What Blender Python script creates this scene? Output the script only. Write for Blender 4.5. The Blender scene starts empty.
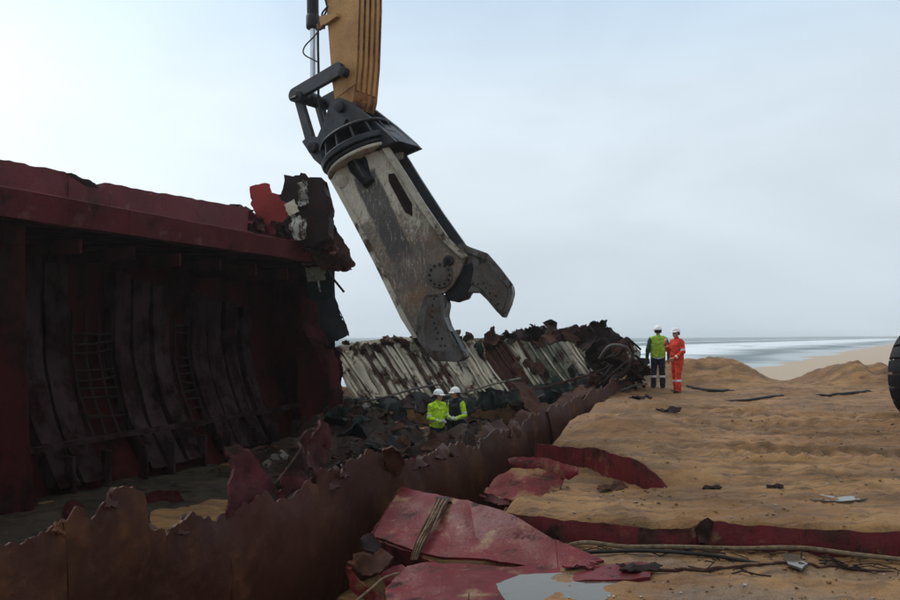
import bpy, bmesh, math, random
import numpy as np
from mathutils import Vector, Matrix, noise as mnoise
from mathutils.geometry import delaunay_2d_cdt

random.seed(7)
SC = bpy.context.scene
COL = SC.collection
R = math.radians
EYE = 1.6          # eye height above the sand
F = 750.0          # focal length in photograph pixels (900 wide)
HOR = 337.0        # horizon row

# ------------------------------------------------------------------ camera
cd = bpy.data.cameras.new('camera')
cam = bpy.data.objects.new('camera', cd)
COL.objects.link(cam)
cam.location = (0, 0, EYE)
cam.rotation_euler = (R(90), 0, 0)
cd.sensor_width = 36.0
cd.lens = 36.0 * F / 900.0
cd.shift_y = (HOR - 300.0) / 900.0
cd.clip_start = 0.05
cd.clip_end = 20000
SC.camera = cam

# ------------------------------------------------------------------ sky: overcast, brighter where the sun sits behind the cloud
SUN_AZ, SUN_EL = R(-50), R(44)        # azimuth from +Y towards +X
world = bpy.data.worlds.new('World')
SC.world = world
world.use_nodes = True
wt = world.node_tree
wt.nodes.clear()


def wn(kind, **kw):
    n = wt.nodes.new(kind)
    for k, v in kw.items():
        setattr(n, k, v)
    return n


def wmath(op, a, b=None, c=None, clamp=False):
    n = wn('ShaderNodeMath', operation=op)
    n.use_clamp = clamp
    for i, x in enumerate((a, b, c)):
        if x is None:
            continue
        if isinstance(x, (int, float)):
            n.inputs[i].default_value = x
        else:
            wt.links.new(x, n.inputs[i])
    return n.outputs[0]


w_out = wn('ShaderNodeOutputWorld')
w_bg = wn('ShaderNodeBackground')
w_sky = wn('ShaderNodeTexSky')
w_sky.sky_type = 'NISHITA'
w_sky.sun_disc = False
w_sky.sun_elevation = SUN_EL
w_sky.sun_rotation = SUN_AZ
w_sky.air_density = 1.5
w_sky.dust_density = 4.0
w_sk = wn('ShaderNodeVectorMath', operation='SCALE')
wt.links.new(w_sky.outputs[0], w_sk.inputs[0])
w_sk.inputs['Scale'].default_value = 0.10
w_tc = wn('ShaderNodeTexCoord')
w_sep = wn('ShaderNodeSeparateXYZ')
wt.links.new(w_tc.outputs['Generated'], w_sep.inputs[0])
# layered cloud: noise on a stretched direction
w_map = wn('ShaderNodeMapping')
w_map.inputs['Scale'].default_value = (1.0, 1.0, 2.6)
wt.links.new(w_tc.outputs['Generated'], w_map.inputs['Vector'])
w_no = wn('ShaderNodeTexNoise')
w_no.inputs['Scale'].default_value = 2.6
w_no.inputs['Detail'].default_value = 4.0
w_no.inputs['Roughness'].default_value = 0.5
w_no.inputs['Distortion'].default_value = 0.4
wt.links.new(w_map.outputs[0], w_no.inputs['Vector'])
w_ramp = wn('ShaderNodeValToRGB')
w_ramp.color_ramp.interpolation = 'EASE'
el = w_ramp.color_ramp.elements
el[0].position = 0.0
el[0].color = (0.53, 0.615, 0.685, 1)
el[1].position = 1.0
el[1].color = (0.95, 1.02, 1.08, 1)      # an overcast sky is brightest overhead
for p_, c_ in ((0.07, (0.57, 0.66, 0.735, 1)), (0.18, (0.65, 0.735, 0.805, 1)), (0.28, (0.64, 0.735, 0.815, 1)), (0.42, (0.52, 0.65, 0.785, 1))):
    e_ = el.new(p_)
    e_.color = c_
wt.links.new(wmath('MAXIMUM', w_sep.outputs['Z'], 0.0), w_ramp.inputs[0])
sd = Vector((math.sin(SUN_AZ) * math.cos(R(12)), math.cos(SUN_AZ) * math.cos(R(12)), math.sin(R(12))))
w_dot = wn('ShaderNodeVectorMath', operation='DOT_PRODUCT')
wt.links.new(w_tc.outputs['Generated'], w_dot.inputs[0])
w_dot.inputs[1].default_value = sd
glow = wmath('POWER', wmath('MAXIMUM', w_dot.outputs['Value'], 0.0), 7.0)
glow = wmath('MULTIPLY', glow, 0.50)
var = wmath('MULTIPLY', wmath('SUBTRACT', w_no.outputs[0], 0.5), 0.40)
gain = wmath('ADD', wmath('ADD', glow, var), 1.0)
w_cl = wn('ShaderNodeVectorMath', operation='SCALE')
wt.links.new(w_ramp.outputs[0], w_cl.inputs[0])
wt.links.new(gain, w_cl.inputs['Scale'])
w_mix = wn('ShaderNodeMixRGB')
w_mix.inputs[0].default_value = 0.93
wt.links.new(w_sk.outputs[0], w_mix.inputs[1])
wt.links.new(w_cl.outputs[0], w_mix.inputs[2])
wt.links.new(w_mix.outputs[0], w_bg.inputs['Color'])
w_bg.inputs['Strength'].default_value = 1.0
wt.links.new(w_bg.outputs[0], w_out.inputs['Surface'])

sl = bpy.data.lights.new('sun', 'SUN')
sl.energy = 1.4
sl.angle = R(25)
sl.color = (1.0, 0.96, 0.9)
sun = bpy.data.objects.new('sun', sl)
COL.objects.link(sun)
sundir = Vector((math.sin(SUN_AZ) * math.cos(SUN_EL), math.cos(SUN_AZ) * math.cos(SUN_EL), math.sin(SUN_EL)))
sun.rotation_euler = sundir.to_track_quat('Z', 'Y').to_euler()
sun.location = (0, 0, 60)

SC.view_settings.view_transform = 'Standard'
SC.view_settings.look = 'None'
SC.view_settings.exposure = 0.18
SC.view_settings.gamma = 1.0
SC.view_settings.use_curve_mapping = False
SC.cycles.use_denoising = True
SC.cycles.max_bounces = 6
SC.cycles.volume_bounces = 1

# ------------------------------------------------------------------ coordinates
SU, CU = 0.443, 0.8965      # the ship's axis runs away to the right of the view


def at(px, py, Y):
    return Vector(((px - 450) / F * Y, Y, EYE - (py - HOR) / F * Y))


def at_t(px, py, T):
    """the point of a photograph ray at distance T to the side of the ship's axis through the camera"""
    dx = (px - 450) / F
    return at(px, py, T / (CU * -dx + SU))


def shp(s, t, z):
    return Vector((SU * s - CU * t, CU * s + SU * t, z))


def nz(p, f=1.0, seed=0.0):
    return mnoise.noise(Vector((p[0] * f + seed * 7.3, p[1] * f - seed * 3.1, p[2] * f + seed * 1.7)))


def fb(p, f=1.0, seed=0.0, o=3):
    a, s = 1.0, 0.0
    for i in range(o):
        s += a * nz(p, f * 2 ** i, seed + i)
        a *= 0.5
    return s


# ------------------------------------------------------------------ object helpers
def link(o, parent=None):
    COL.objects.link(o)
    if parent is not None:
        o.parent = parent
    return o


def mesh(name, verts, faces, mats, parent=None, smooth=True, angle=35):
    me = bpy.data.meshes.new(name)
    me.from_pydata([tuple(v) for v in verts], [], faces)
    for m in (mats if isinstance(mats, (list, tuple)) else [mats]):
        me.materials.append(m)
    bm = bmesh.new()
    bm.from_mesh(me)
    bmesh.ops.recalc_face_normals(bm, faces=bm.faces)
    bm.to_mesh(me)
    bm.free()
    return from_me(name, me, parent, smooth, angle)


def from_me(name, me, parent=None, smooth=True, angle=35):
    if smooth:
        me.polygons.foreach_set('use_smooth', [True] * len(me.polygons))
        try:
            me.set_sharp_from_angle(angle=R(angle))
        except Exception:
            pass
    o = bpy.data.objects.new(name, me)
    link(o, parent)
    if parent is not None:
        o.matrix_parent_inverse = Matrix.Translation(parent.location).inverted()
    return o


def tag(o, label, cat, group=None):
    o['label'] = label
    o['category'] = cat
    if group:
        o['group'] = group
    return o


def thing(name, label, cat, loc, group=None):
    o = bpy.data.objects.new(name, None)
    o.empty_display_size = 0.2
    o.location = loc
    COL.objects.link(o)
    return tag(o, label, cat, group)


def structure(o):
    o['kind'] = 'structure'
    return o


def stuff(o):
    o['kind'] = 'stuff'
    return o


# ------------------------------------------------------------------ shape helpers (each returns verts, faces)
def thicken(P, quads, th, direction=None):
    """P: list of Vectors, quads: faces; gives the sheet a thickness along its vertex normals (or one direction)"""
    n = len(P)
    N = [Vector((0, 0, 0)) for _ in range(n)]
    for f in quads:
        a, b, c = P[f[0]], P[f[1]], P[f[2]]
        m = (b - a).cross(c - a)
        for i in f:
            N[i] += m
    Q = []
    for i in range(n):
        d = direction if direction is not None else (N[i].normalized() if N[i].length > 1e-12 else Vector((0, 0, 1)))
        Q.append(P[i] - d * th)
    edges = {}
    for f in quads:
        for i in range(len(f)):
            e = (f[i], f[(i + 1) % len(f)])
            if (e[1], e[0]) in edges:
                del edges[(e[1], e[0])]
            else:
                edges[e] = 1
    faces = [tuple(f) for f in quads] + [tuple(i + n for i in reversed(f)) for f in quads]
    faces += [(b, a, a + n, b + n) for a, b in edges]
    return P + Q, faces


def grid(fn, nu, nv, th, keep=None, direction=None):
    P = [Vector(fn(i / nu, j / nv)) for j in range(nv + 1) for i in range(nu + 1)]
    q = []
    for j in range(nv):
        for i in range(nu):
            if keep is None or keep((i + .5) / nu, (j + .5) / nv):
                a = j * (nu + 1) + i
                q.append((a, a + 1, a + nu + 2, a + nu + 1))
    used = sorted({i for f in q for i in f})
    mp = {k: i for i, k in enumerate(used)}
    return thicken([P[k] for k in used], [tuple(mp[i] for i in f) for f in q], th, direction)


def poly_plate(pts, th=0.02, amp=0.03, freq=1.2, cell=0.15, jag=0.0, seed=0.0, bend=None):
    """a torn plate: outline pts (3-D, roughly planar), crumpled by noise, with real thickness"""
    pts = [Vector(p) for p in pts]
    c = sum(pts, Vector()) / len(pts)
    n = Vector()
    for i in range(len(pts)):
        a, b = pts[i] - c, pts[(i + 1) % len(pts)] - c
        n += a.cross(b)
    n.normalize()
    ax = (pts[1] - pts[0])
    ax = (ax - n * ax.dot(n)).normalized()
    ay = n.cross(ax)
    # boundary, densified and torn
    rng = random.Random(int(seed * 1000) + 11)
    B, H = [], []
    for i in range(len(pts)):
        a, b = pts[i], pts[(i + 1) % len(pts)]
        L = (b - a).length
        k = max(1, int(L / (cell * (0.45 if jag else 0.9))))
        for j in range(k):
            p = a.lerp(b, j / k) - c
            x, y = p.dot(ax), p.dot(ay)
            if jag and j:
                e = (b - a).normalized()
                o = (e.dot(ay), -e.dot(ax))
                d = jag * (1.1 * mnoise.noise(Vector((x / (cell * 2.6), y / (cell * 2.6), seed))) + .35 * (rng.random() - .5) + (rng.uniform(-1.6, 1.2) if rng.random() < .12 else 0))
                x += o[0] * d
                y += o[1] * d
            B.append((x, y))
            H.append(p.dot(n))
    nb = len(B)
    xs = [b[0] for b in B]
    ys = [b[1] for b in B]
    V = [Vector(b) for b in B]
    gx = np.arange(min(xs) + cell / 2, max(xs), cell)
    gy = np.arange(min(ys) + cell / 2, max(ys), cell)
    BB = np.array(B)
    BX, BY = BB[:, 0], BB[:, 1]
    CX, CY = np.roll(BX, -1), np.roll(BY, -1)
    for y in gy:
        for x in gx:
            xx, yy = x + (rng.random() - .5) * cell * .5, y + (rng.random() - .5) * cell * .5
            cond = ((BY > yy) != (CY > yy))
            with np.errstate(divide='ignore', invalid='ignore'):
                xi = (CX - BX) * (yy - BY) / (CY - BY) + BX
            if np.count_nonzero(cond & (xx < xi)) % 2 and np.min((BX - xx) ** 2 + (BY - yy) ** 2) > (cell * .35) ** 2:
                V.append(Vector((xx, yy)))
    E = [(i, (i + 1) % nb) for i in range(nb)]
    r = delaunay_2d_cdt(V, E, [list(range(nb))], 1, 1e-5)
    v2, f2 = r[0], r[2]
    P = []
    HA = np.array(H)
    for v in v2:
        d2 = (BX - v[0]) ** 2 + (BY - v[1]) ** 2 + 1e-4
        w = 1 / d2 ** 1.5
        h = float(np.sum(w * HA) / np.sum(w))
        p = c + ax * v[0] + ay * v[1] + n * h
        k = fb(p, freq, seed) * amp
        if bend:
            k += bend(v[0], v[1])
        P.append(p + n * k)
    tris = [tuple(f) for f in f2 if len(f) >= 3]
    return thicken(P, tris, th)


def prism(outline, vec, bevel=0.0, seg=2):
    """outline: list of Vectors; extruded by vec; bevelled"""
    bm = bmesh.new()
    a = [bm.verts.new(p) for p in outline]
    b = [bm.verts.new(Vector(p) + Vector(vec)) for p in outline]
    n = len(a)
    bm.faces.new(a)
    bm.faces.new(list(reversed(b)))
    for i in range(n):
        bm.faces.new((a[(i + 1) % n], a[i], b[i], b[(i + 1) % n]))
    if bevel:
        bmesh.ops.bevel(bm, geom=list(bm.edges), offset=bevel, segments=seg, affect='EDGES', clamp_overlap=True)
    bmesh.ops.triangulate(bm, faces=[f for f in bm.faces if len(f.verts) > 4])
    bm.verts.index_update()
    V = [v.co.copy() for v in bm.verts]
    Fc = [tuple(v.index for v in f.verts) for f in bm.faces]
    bm.free()
    return V, Fc


def box(c, ax, ay, az, hx, hy, hz, bevel=0.01):
    c = Vector(c)
    o = [c - ax * hx - ay * hy - az * hz, c + ax * hx - ay * hy - az * hz, c + ax * hx + ay * hy - az * hz, c - ax * hx + ay * hy - az * hz]
    return prism(o, az * 2 * hz, bevel)


def frame_of(d):
    d = Vector(d).normalized()
    u = d.cross(Vector((0, 0, 1)))
    if u.length < 1e-3:
        u = Vector((1, 0, 0))
    u.normalize()
    return u, d.cross(u).normalized()


def tube(pts, r, n=8, caps=True):
    pts = [Vector(p) for p in pts]
    V, Fc = [], []
    rs = r if isinstance(r, (list, tuple)) else [r] * len(pts)
    u0 = None
    for i, p in enumerate(pts):
        d = pts[min(i + 1, len(pts) - 1)] - pts[max(i - 1, 0)]
        u, w = frame_of(d)
        if u0 is not None:
            u = (u0 - d.normalized() * u0.dot(d.normalized()))
            u.normalize()
            w = d.normalized().cross(u)
        u0 = u
        for k in range(n):
            a = 2 * math.pi * k / n
            V.append(p + (u * math.cos(a) + w * math.sin(a)) * rs[i])
    for i in range(len(pts) - 1):
        for k in range(n):
            Fc.append((i * n + k, i * n + (k + 1) % n, (i + 1) * n + (k + 1) % n, (i + 1) * n + k))
    if caps:
        Fc.append(tuple(range(n)))
        Fc.append(tuple((len(pts) - 1) * n + k for k in range(n)))
    return V, Fc


def cyl(p0, p1, r, n=20, bevel=0.0):
    p0, p1 = Vector(p0), Vector(p1)
    d = (p1 - p0).normalized()
    b = bevel
    if b:
        return tube([p0, p0 + d * b * .3, p0 + d * b, p1 - d * b, p1 - d * b * .3, p1], [r - b, r - b * .3, r, r, r - b * .3, r - b], n)
    return tube([p0, p1], r, n)


def spline(pts, k=8):
    pts = [Vector(p) for p in pts]
    P = [pts[0]] + pts + [pts[-1]]
    out = []
    for i in range(1, len(P) - 2):
        a, b, c, d = P[i - 1], P[i], P[i + 1], P[i + 2]
        for j in range(k):
            t = j / k
            out.append(0.5 * ((2 * b) + (c - a) * t + (2 * a - 5 * b + 4 * c - d) * t * t + (3 * b - a - 3 * c + d) * t ** 3))
    out.append(pts[-1])
    return out


# ------------------------------------------------------------------ materials
def new_mat(name):
    m = bpy.data.materials.new(name)
    m.use_nodes = True
    nt = m.node_tree
    return m, nt, nt.nodes['Principled BSDF']


class NT:
    def __init__(self, nt):
        self.nt = nt
        g = nt.nodes.new('ShaderNodeNewGeometry')
        self.pos = g.outputs['Position']

    def put(self, sock, x):
        if isinstance(x, (int, float)):
            sock.default_value = x
        elif isinstance(x, (tuple, list)):
            sock.default_value = tuple(x) + ((1,) if len(x) == 3 and len(sock.default_value) == 4 else ())
        else:
            self.nt.links.new(x, sock)

    def noise(self, scale, detail=4, rough=0.55, stretch=None, distort=0.0, off=0.0):
        n = self.nt.nodes.new('ShaderNodeTexNoise')
        n.inputs['Scale'].default_value = scale
        n.inputs['Detail'].default_value = detail
        n.inputs['Roughness'].default_value = rough
        n.inputs['Distortion'].default_value = distort
        mp = self.nt.nodes.new('ShaderNodeMapping')
        mp.inputs['Location'].default_value = (off, off * .7, off * 1.3)
        if stretch:
            mp.inputs['Scale'].default_value = stretch
        self.nt.links.new(self.pos, mp.inputs['Vector'])
        self.nt.links.new(mp.outputs[0], n.inputs['Vector'])
        return n.outputs[0]

    def ramp(self, x, lo, hi):
        n = self.nt.nodes.new('ShaderNodeMapRange')
        n.interpolation_type = 'SMOOTHSTEP'
        self.put(n.inputs['Value'], x)
        n.inputs['From Min'].default_value = lo
        n.inputs['From Max'].default_value = hi
        return n.outputs[0]

    def mix(self, f, a, b):
        n = self.nt.nodes.new('ShaderNodeMixRGB')
        self.put(n.inputs[0], f)
        self.put(n.inputs[1], a)
        self.put(n.inputs[2], b)
        return n.outputs[0]

    def math(self, op, a, b=0.0):
        n = self.nt.nodes.new('ShaderNodeMath')
        n.operation = op
        self.put(n.inputs[0], a)
        self.put(n.inputs[1], b)
        return n.outputs[0]

    def bump(self, bsdf, h, strength=0.5, dist=0.02):
        n = self.nt.nodes.new('ShaderNodeBump')
        n.inputs['Strength'].default_value = strength
        n.inputs['Distance'].default_value = dist
        self.put(n.inputs['Height'], h)
        self.nt.links.new(n.outputs[0], bsdf.inputs['Normal'])


def worn(name, paint, rust, under, rust_lo=0.45, rust_hi=0.62, scale=1.6, scratch=0.3, streak=(1, 1, .18), rough=0.6, dust=None, dust_amt=0.0, seed=0.0, spec=.10, bump=.7):
    """weathered painted steel: paint, rust patches and runs, scratches, sand dust"""
    m, nt, b = new_mat(name)
    t = NT(nt)
    big = t.noise(scale, 6, 0.62, distort=0.5, off=seed)
    run = t.noise(scale * 2.4, 5, 0.6, stretch=streak, off=seed + 3)
    fine = t.noise(scale * 14, 4, 0.65, off=seed + 5)
    k = t.math('ADD', t.math('MULTIPLY', big, 0.55), t.math('MULTIPLY', run, 0.45))
    k = t.math('ADD', k, t.math('MULTIPLY', t.math('SUBTRACT', fine, 0.5), 0.16))
    r = t.ramp(k, rust_lo, rust_hi)
    pv = t.mix(t.ramp(t.noise(scale * .7, 3, off=seed + 9), 0.3, 0.7), paint, tuple(c * 0.62 for c in paint))
    pv = t.mix(t.math('MULTIPLY', t.ramp(fine, .45, .75), 0.25), pv, tuple(min(1, c * 1.5 + .012) for c in paint))
    rv = t.mix(t.ramp(t.noise(scale * 5, 4, off=seed + 2), 0.35, 0.65), rust, tuple(c * 0.4 for c in rust))
    col = t.mix(r, pv, rv)
    if scratch:
        s1 = t.noise(scale * 3.0, 7, 0.75, stretch=(1, 1, 2.5), distort=1.6, off=seed + 13)
        s2 = t.ramp(s1, 0.60, 0.70)
        col = t.mix(t.math('MULTIPLY', s2, scratch), col, under)
    if dust is not None:
        d = t.ramp(t.noise(scale * 1.3, 6, 0.65, off=seed + 17), 0.62 - dust_amt * .3, 0.80 - dust_amt * .3)
        col = t.mix(t.math('MULTIPLY', d, 0.85), col, dust)
    nt.links.new(col, b.inputs['Base Color'])
    rg = t.math('ADD', t.math('MULTIPLY', r, 0.28), rough)
    rg = t.math('ADD', rg, t.math('MULTIPLY', t.math('SUBTRACT', fine, .5), 0.25))
    nt.links.new(rg, b.inputs['Roughness'])
    b.inputs['Specular IOR Level'].default_value = spec
    t.bump(b, t.math('ADD', t.math('MULTIPLY', k, .7), t.math('MULTIPLY', fine, .5)), bump, 0.02)
    return m


def plain(name, col, rough=0.6, metal=0.0, var=0.25, scale=6.0, bump=0.2, spec=0.15):
    m, nt, b = new_mat(name)
    t = NT(nt)
    n1 = t.noise(scale, 5, 0.6)
    c = t.mix(t.ramp(n1, .3, .7), tuple(x * (1 + var) for x in col), tuple(x * (1 - var) for x in col))
    nt.links.new(c, b.inputs['Base Color'])
    b.inputs['Roughness'].default_value = rough
    b.inputs['Metallic'].default_value = metal
    b.inputs['Specular IOR Level'].default_value = spec
    if bump:
        t.bump(b, t.noise(scale * 4, 4), bump, 0.01)
    return m


SAND = (0.205, 0.128, 0.064)
M = {}
M['hull_red'] = worn('hull_red_paint', (0.125, 0.020, 0.024), (0.05, 0.020, 0.014), (0.24, 0.12, 0.10), .52, .68, 1.5, .45, streak=(1, 1, .3), rough=.5, dust=(0.20, 0.10, 0.085), dust_amt=.12, spec=.18)
M['slab_red'] = worn('slab_red_paint', (0.128, 0.013, 0.016), (0.05, 0.016, 0.014), (0.27, 0.18, 0.14), .52, .62, 1.9, .65, streak=(.5, 1.5, 1), rough=.42, dust=(0.21, 0.13, 0.07), dust_amt=.27, seed=4, spec=.16, bump=.5)
M['slab_dusty'] = worn('dusty_red_paint', (0.11, 0.016, 0.018), (0.05, 0.02, 0.014), (0.25, 0.17, 0.13), .52, .64, 2.2, .5, streak=(.5, 1.5, 1), rough=.55, dust=(0.20, 0.118, 0.052), dust_amt=.55, seed=5)
M['dim_red'] = worn('dark_red_paint', (0.055, 0.009, 0.010), (0.022, 0.010, 0.008), (0.10, 0.05, 0.04), .45, .62, 2.2, .35, rough=.6, seed=7)  # edge red paint in a much darker tone
M['edge_red'] = worn('edge_red_paint', (0.125, 0.016, 0.018), (0.045, 0.018, 0.013), (0.22, 0.11, 0.08), .45, .60, 2.2, .45, rough=.5, dust=(0.19, 0.115, 0.055), dust_amt=.2, seed=6)
M['bright_red'] = worn('bright_red_paint', (0.30, 0.035, 0.03), (0.12, 0.03, 0.02), (0.3, 0.15, 0.12), .58, .74, 1.6, .25, seed=8)
M['lip'] = worn('rusted_hull_side', (0.050, 0.0175, 0.0115), (0.112, 0.043, 0.0175), (0.14, 0.075, 0.045), .46, .68, .8, .3, streak=(1, 1, .5), rough=.5, seed=2, spec=.14, bump=.8)
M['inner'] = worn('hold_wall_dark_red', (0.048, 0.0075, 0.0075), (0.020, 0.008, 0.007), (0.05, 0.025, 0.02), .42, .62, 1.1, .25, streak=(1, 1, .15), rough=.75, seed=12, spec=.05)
M['ribm'] = worn('hold_frame_dark', (0.040, 0.022, 0.022), (0.020, 0.0075, 0.007), (0.07, 0.045, 0.04), .42, .58, 1.8, .4, streak=(1, 1, .2), rough=.7, seed=14, spec=.05)  # very dark reddish brown for the hold frames
M['rust'] = worn('rust_brown', (0.055, 0.026, 0.019), (0.085, 0.035, 0.02), (0.13, 0.08, 0.06), .44, .62, 2.2, .25, rough=.8, seed=16)
M['rustdark'] = worn('rust_dark', (0.022, 0.013, 0.012), (0.045, 0.02, 0.014), (0.09, 0.07, 0.06), .5, .66, 2.6, .25, rough=.75, seed=18)
M['cream'] = worn('cream_paint_rusting', (0.46, 0.40, 0.30), (0.085, 0.04, 0.022), (0.17, 0.10, 0.06), .51, .60, 1.5, .55, streak=(1, 1, .2), rough=.65, seed=20)
M['olive'] = worn('olive_grey_paint', (0.19, 0.185, 0.13), (0.05, 0.028, 0.018), (0.36, 0.32, 0.25), .49, .60, 1.9, .5, streak=(1, 1, .25), rough=.65, seed=22)
M['green'] = worn('dark_green_paint', (0.011, 0.017, 0.013), (0.012, 0.008, 0.007), (0.04, 0.045, 0.038), .46, .60, 1.6, .4, rough=.6, seed=24)
M['black'] = plain('black_steel', (0.012, 0.012, 0.013), .5)
M['white'] = worn('chipped_white_paint', (0.36, 0.34, 0.30), (0.06, 0.035, 0.024), (0.16, 0.11, 0.08), .47, .56, 4.5, .6, seed=26)
M['shear'] = worn('cream_shear_paint', (0.47, 0.42, 0.33), (0.085, 0.055, 0.035), (0.10, 0.08, 0.065), .50, .62, 1.3, .7, streak=(1, 1, .5), rough=.5, seed=28)
M['steel'] = worn('worn_bare_steel', (0.105, 0.092, 0.082), (0.085, 0.05, 0.03), (0.26, 0.235, 0.2), .46, .66, 2.2, .7, streak=(1, 1, .5), rough=.42, seed=30)
M['jaw'] = worn('dark_jaw_steel', (0.115, 0.105, 0.095), (0.06, 0.042, 0.032), (0.25, 0.23, 0.2), .46, .60, 3.0, .6, rough=.45, seed=32, spec=.2)
M['bracket'] = worn('dark_bracket_paint', (0.020, 0.021, 0.025), (0.04, 0.028, 0.022), (0.13, 0.125, 0.125), .52, .64, 4.0, .4, rough=.42, seed=34, spec=.25)
M['ochre'] = worn('ochre_arm_paint', (0.50, 0.265, 0.095), (0.26, 0.11, 0.04), (0.38, 0.22, 0.11), .52, .70, 1.6, .35, streak=(1, 1, .2), rough=.45, seed=36)
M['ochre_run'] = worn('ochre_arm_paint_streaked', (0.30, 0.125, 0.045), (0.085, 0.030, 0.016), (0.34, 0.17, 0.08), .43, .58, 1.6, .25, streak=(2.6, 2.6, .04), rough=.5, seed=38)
M['rubber'] = plain('black_rubber', (0.010, 0.010, 0.011), .62, 0, .3, 9)
M['hose'] = plain('black_hose', (0.016, 0.014, 0.013), .5, 0, .3, 5)
M['rope'] = plain('tan_rope', (0.13, 0.09, 0.055), .85, 0, .4, 20, .5)
M['chrome'] = plain('chromed_rod', (0.55, 0.57, 0.6), .22, 1.0, .1, 4, 0)
M['helmet'] = plain('white_helmet', (0.75, 0.75, 0.74), .35, 0, .05, 3, 0)
M['hivis'] = plain('hivis_yellow', (0.38, 0.55, 0.025), .7, 0, .38, 9, .3)
M['hivis_old'] = plain('hivis_yellow_green', (0.26, 0.40, 0.035), .75, 0, .25, 9, .3)
M['sleeve'] = plain('bottle_green_cloth', (0.028, 0.065, 0.042), .8, 0, .25, 9, .3)
M['navy'] = plain('navy_cloth', (0.014, 0.017, 0.024), .8, 0, .25, 9, .3)
M['orange'] = plain('orange_red_cloth', (0.52, 0.045, 0.022), .75, 0, .32, 8, .3)
M['skin'] = plain('skin', (0.42, 0.22, 0.15), .55, 0, .1, 10, 0)
M['boot'] = plain('black_boot', (0.012, 0.011, 0.010), .5)
M['reflect'] = plain('silver_band', (0.55, 0.56, 0.56), .4, 0, .08, 10, 0)
M['glove'] = plain('pale_glove', (0.34, 0.36, 0.33), .8, 0, .15, 10)
M['hair'] = plain('dark_hair', (0.02, 0.014, 0.01), .7)


# sand
def make_sand():
    m, nt, b = new_mat('wet_sand')
    t = NT(nt)
    big = t.noise(0.33, 5, .6, distort=.6)
    mid = t.noise(2.2, 6, .65, off=3)
    grain = t.noise(55, 3, .7, off=5)
    clod = t.noise(11, 5, .7, off=8)
    c = t.mix(t.ramp(big, .36, .64), (0.175, 0.083, 0.026), (0.285, 0.148, 0.052))
    c = t.mix(t.math('MULTIPLY', t.ramp(mid, .45, .72), .55), c, (0.088, 0.046, 0.021))
    c = t.mix(t.math('MULTIPLY', t.ramp(clod, .55, .75), .35), c, (0.33, 0.19, 0.08))
    c = t.mix(t.math('MULTIPLY', t.ramp(grain, .5, .75), .3), c, (0.06, 0.036, 0.02))
    # rust flakes trodden into the sand, thin runs deepened to carry rut shading
    sp = t.ramp(t.noise(1.4, 6, .7, stretch=(.35, 2.2, 1), distort=.5, off=11), .46, .60)
    c = t.mix(t.math('MULTIPLY', sp, .62), c, (0.085, 0.044, 0.019))
    st = t.ramp(t.noise(3.2, 5, .7, stretch=(.22, 2.6, 1), distort=.7, off=31), .54, .64)  # streaks that paint the shade and wet of rut troughs
    c = t.mix(t.math('MULTIPLY', st, .7), c, (0.06, 0.031, 0.016))
    # the paler washed beach beyond the diggings
    sep = nt.nodes.new('ShaderNodeSeparateXYZ')
    nt.links.new(t.pos, sep.inputs[0])
    beach = t.ramp(sep.outputs['Z'], -0.35, -0.62)
    far = t.ramp(sep.outputs['Y'], 26, 32)
    c = t.mix(t.math('MULTIPLY', beach, far), c, (0.36, 0.275, 0.19))
    nt.links.new(c, b.inputs['Base Color'])
    # water stands in the lowest ground: darker and glossy
    wet = t.math('MULTIPLY', t.ramp(sep.outputs['Z'], -.36, -.45), t.ramp(t.noise(.9, 4, .6, stretch=(.5, 1.6, 1), off=21), .42, .58))
    wet = t.math('MULTIPLY', wet, t.ramp(sep.outputs['Z'], -.8, -.6))
    c = t.mix(t.math('MULTIPLY', wet, .45), c, (0.10, 0.068, 0.040))
    nt.links.new(c, b.inputs['Base Color'])
    nt.links.new(t.math('SUBTRACT', t.math('ADD', t.math('MULTIPLY', mid, .4), .5), t.math('MULTIPLY', wet, .42)), b.inputs['Roughness'])
    b.inputs['Specular IOR Level'].default_value = .3
    h = t.math('ADD', t.math('MULTIPLY', clod, .7), t.math('ADD', t.math('MULTIPLY', grain, .12), t.math('MULTIPLY', mid, .8)))
    t.bump(b, h, 1.0, 0.06)
    return m


M['sand'] = make_sand()


def make_sea():
    m, nt, b = new_mat('grey_green_sea')
    t = NT(nt)
    dot = nt.nodes.new('ShaderNodeVectorMath')
    dot.operation = 'DOT_PRODUCT'
    nt.links.new(t.pos, dot.inputs[0])
    dot.inputs[1].default_value = (0.842, -0.540, 0)
    d = t.math('ADD', dot.outputs['Value'], 12.9)     # metres from the waterline, negative out to sea
    wob = t.math('MULTIPLY', t.math('SUBTRACT', t.noise(0.02, 4, .6), .5), 46)
    dd = t.math('ADD', d, wob)
    f1 = t.math('MULTIPLY', t.ramp(dd, -70, -56), t.ramp(dd, -8, -26))
    f2 = t.math('MULTIPLY', t.ramp(dd, -125, -117), t.ramp(dd, -100, -112))
    f3 = t.ramp(dd, -10, -2)
    brk = t.ramp(t.noise(0.10, 6, .7, stretch=(1, 1, 1), off=4), .30, .48)
    foam = t.math('MINIMUM', t.math('ADD', t.math('ADD', t.math('MULTIPLY', f1, brk), t.math('MULTIPLY', f2, t.math('MULTIPLY', brk, .8))), t.math('MULTIPLY', f3, .5)), 1.0)
    c = t.mix(t.ramp(t.noise(.03, 3), .3, .7), (0.075, 0.11, 0.115), (0.11, 0.145, 0.145))
    c = t.mix(foam, c, (0.60, 0.635, 0.65))
    nt.links.new(c, b.inputs['Base Color'])
    nt.links.new(t.math('ADD', t.math('MULTIPLY', foam, .3), .55), b.inputs['Roughness'])
    b.inputs['Specular IOR Level'].default_value = .2
    t.bump(b, t.noise(.5, 6, .6, stretch=(1, .5, 1)), 0.5, .3)
    return m


M['sea'] = make_sea()


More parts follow.
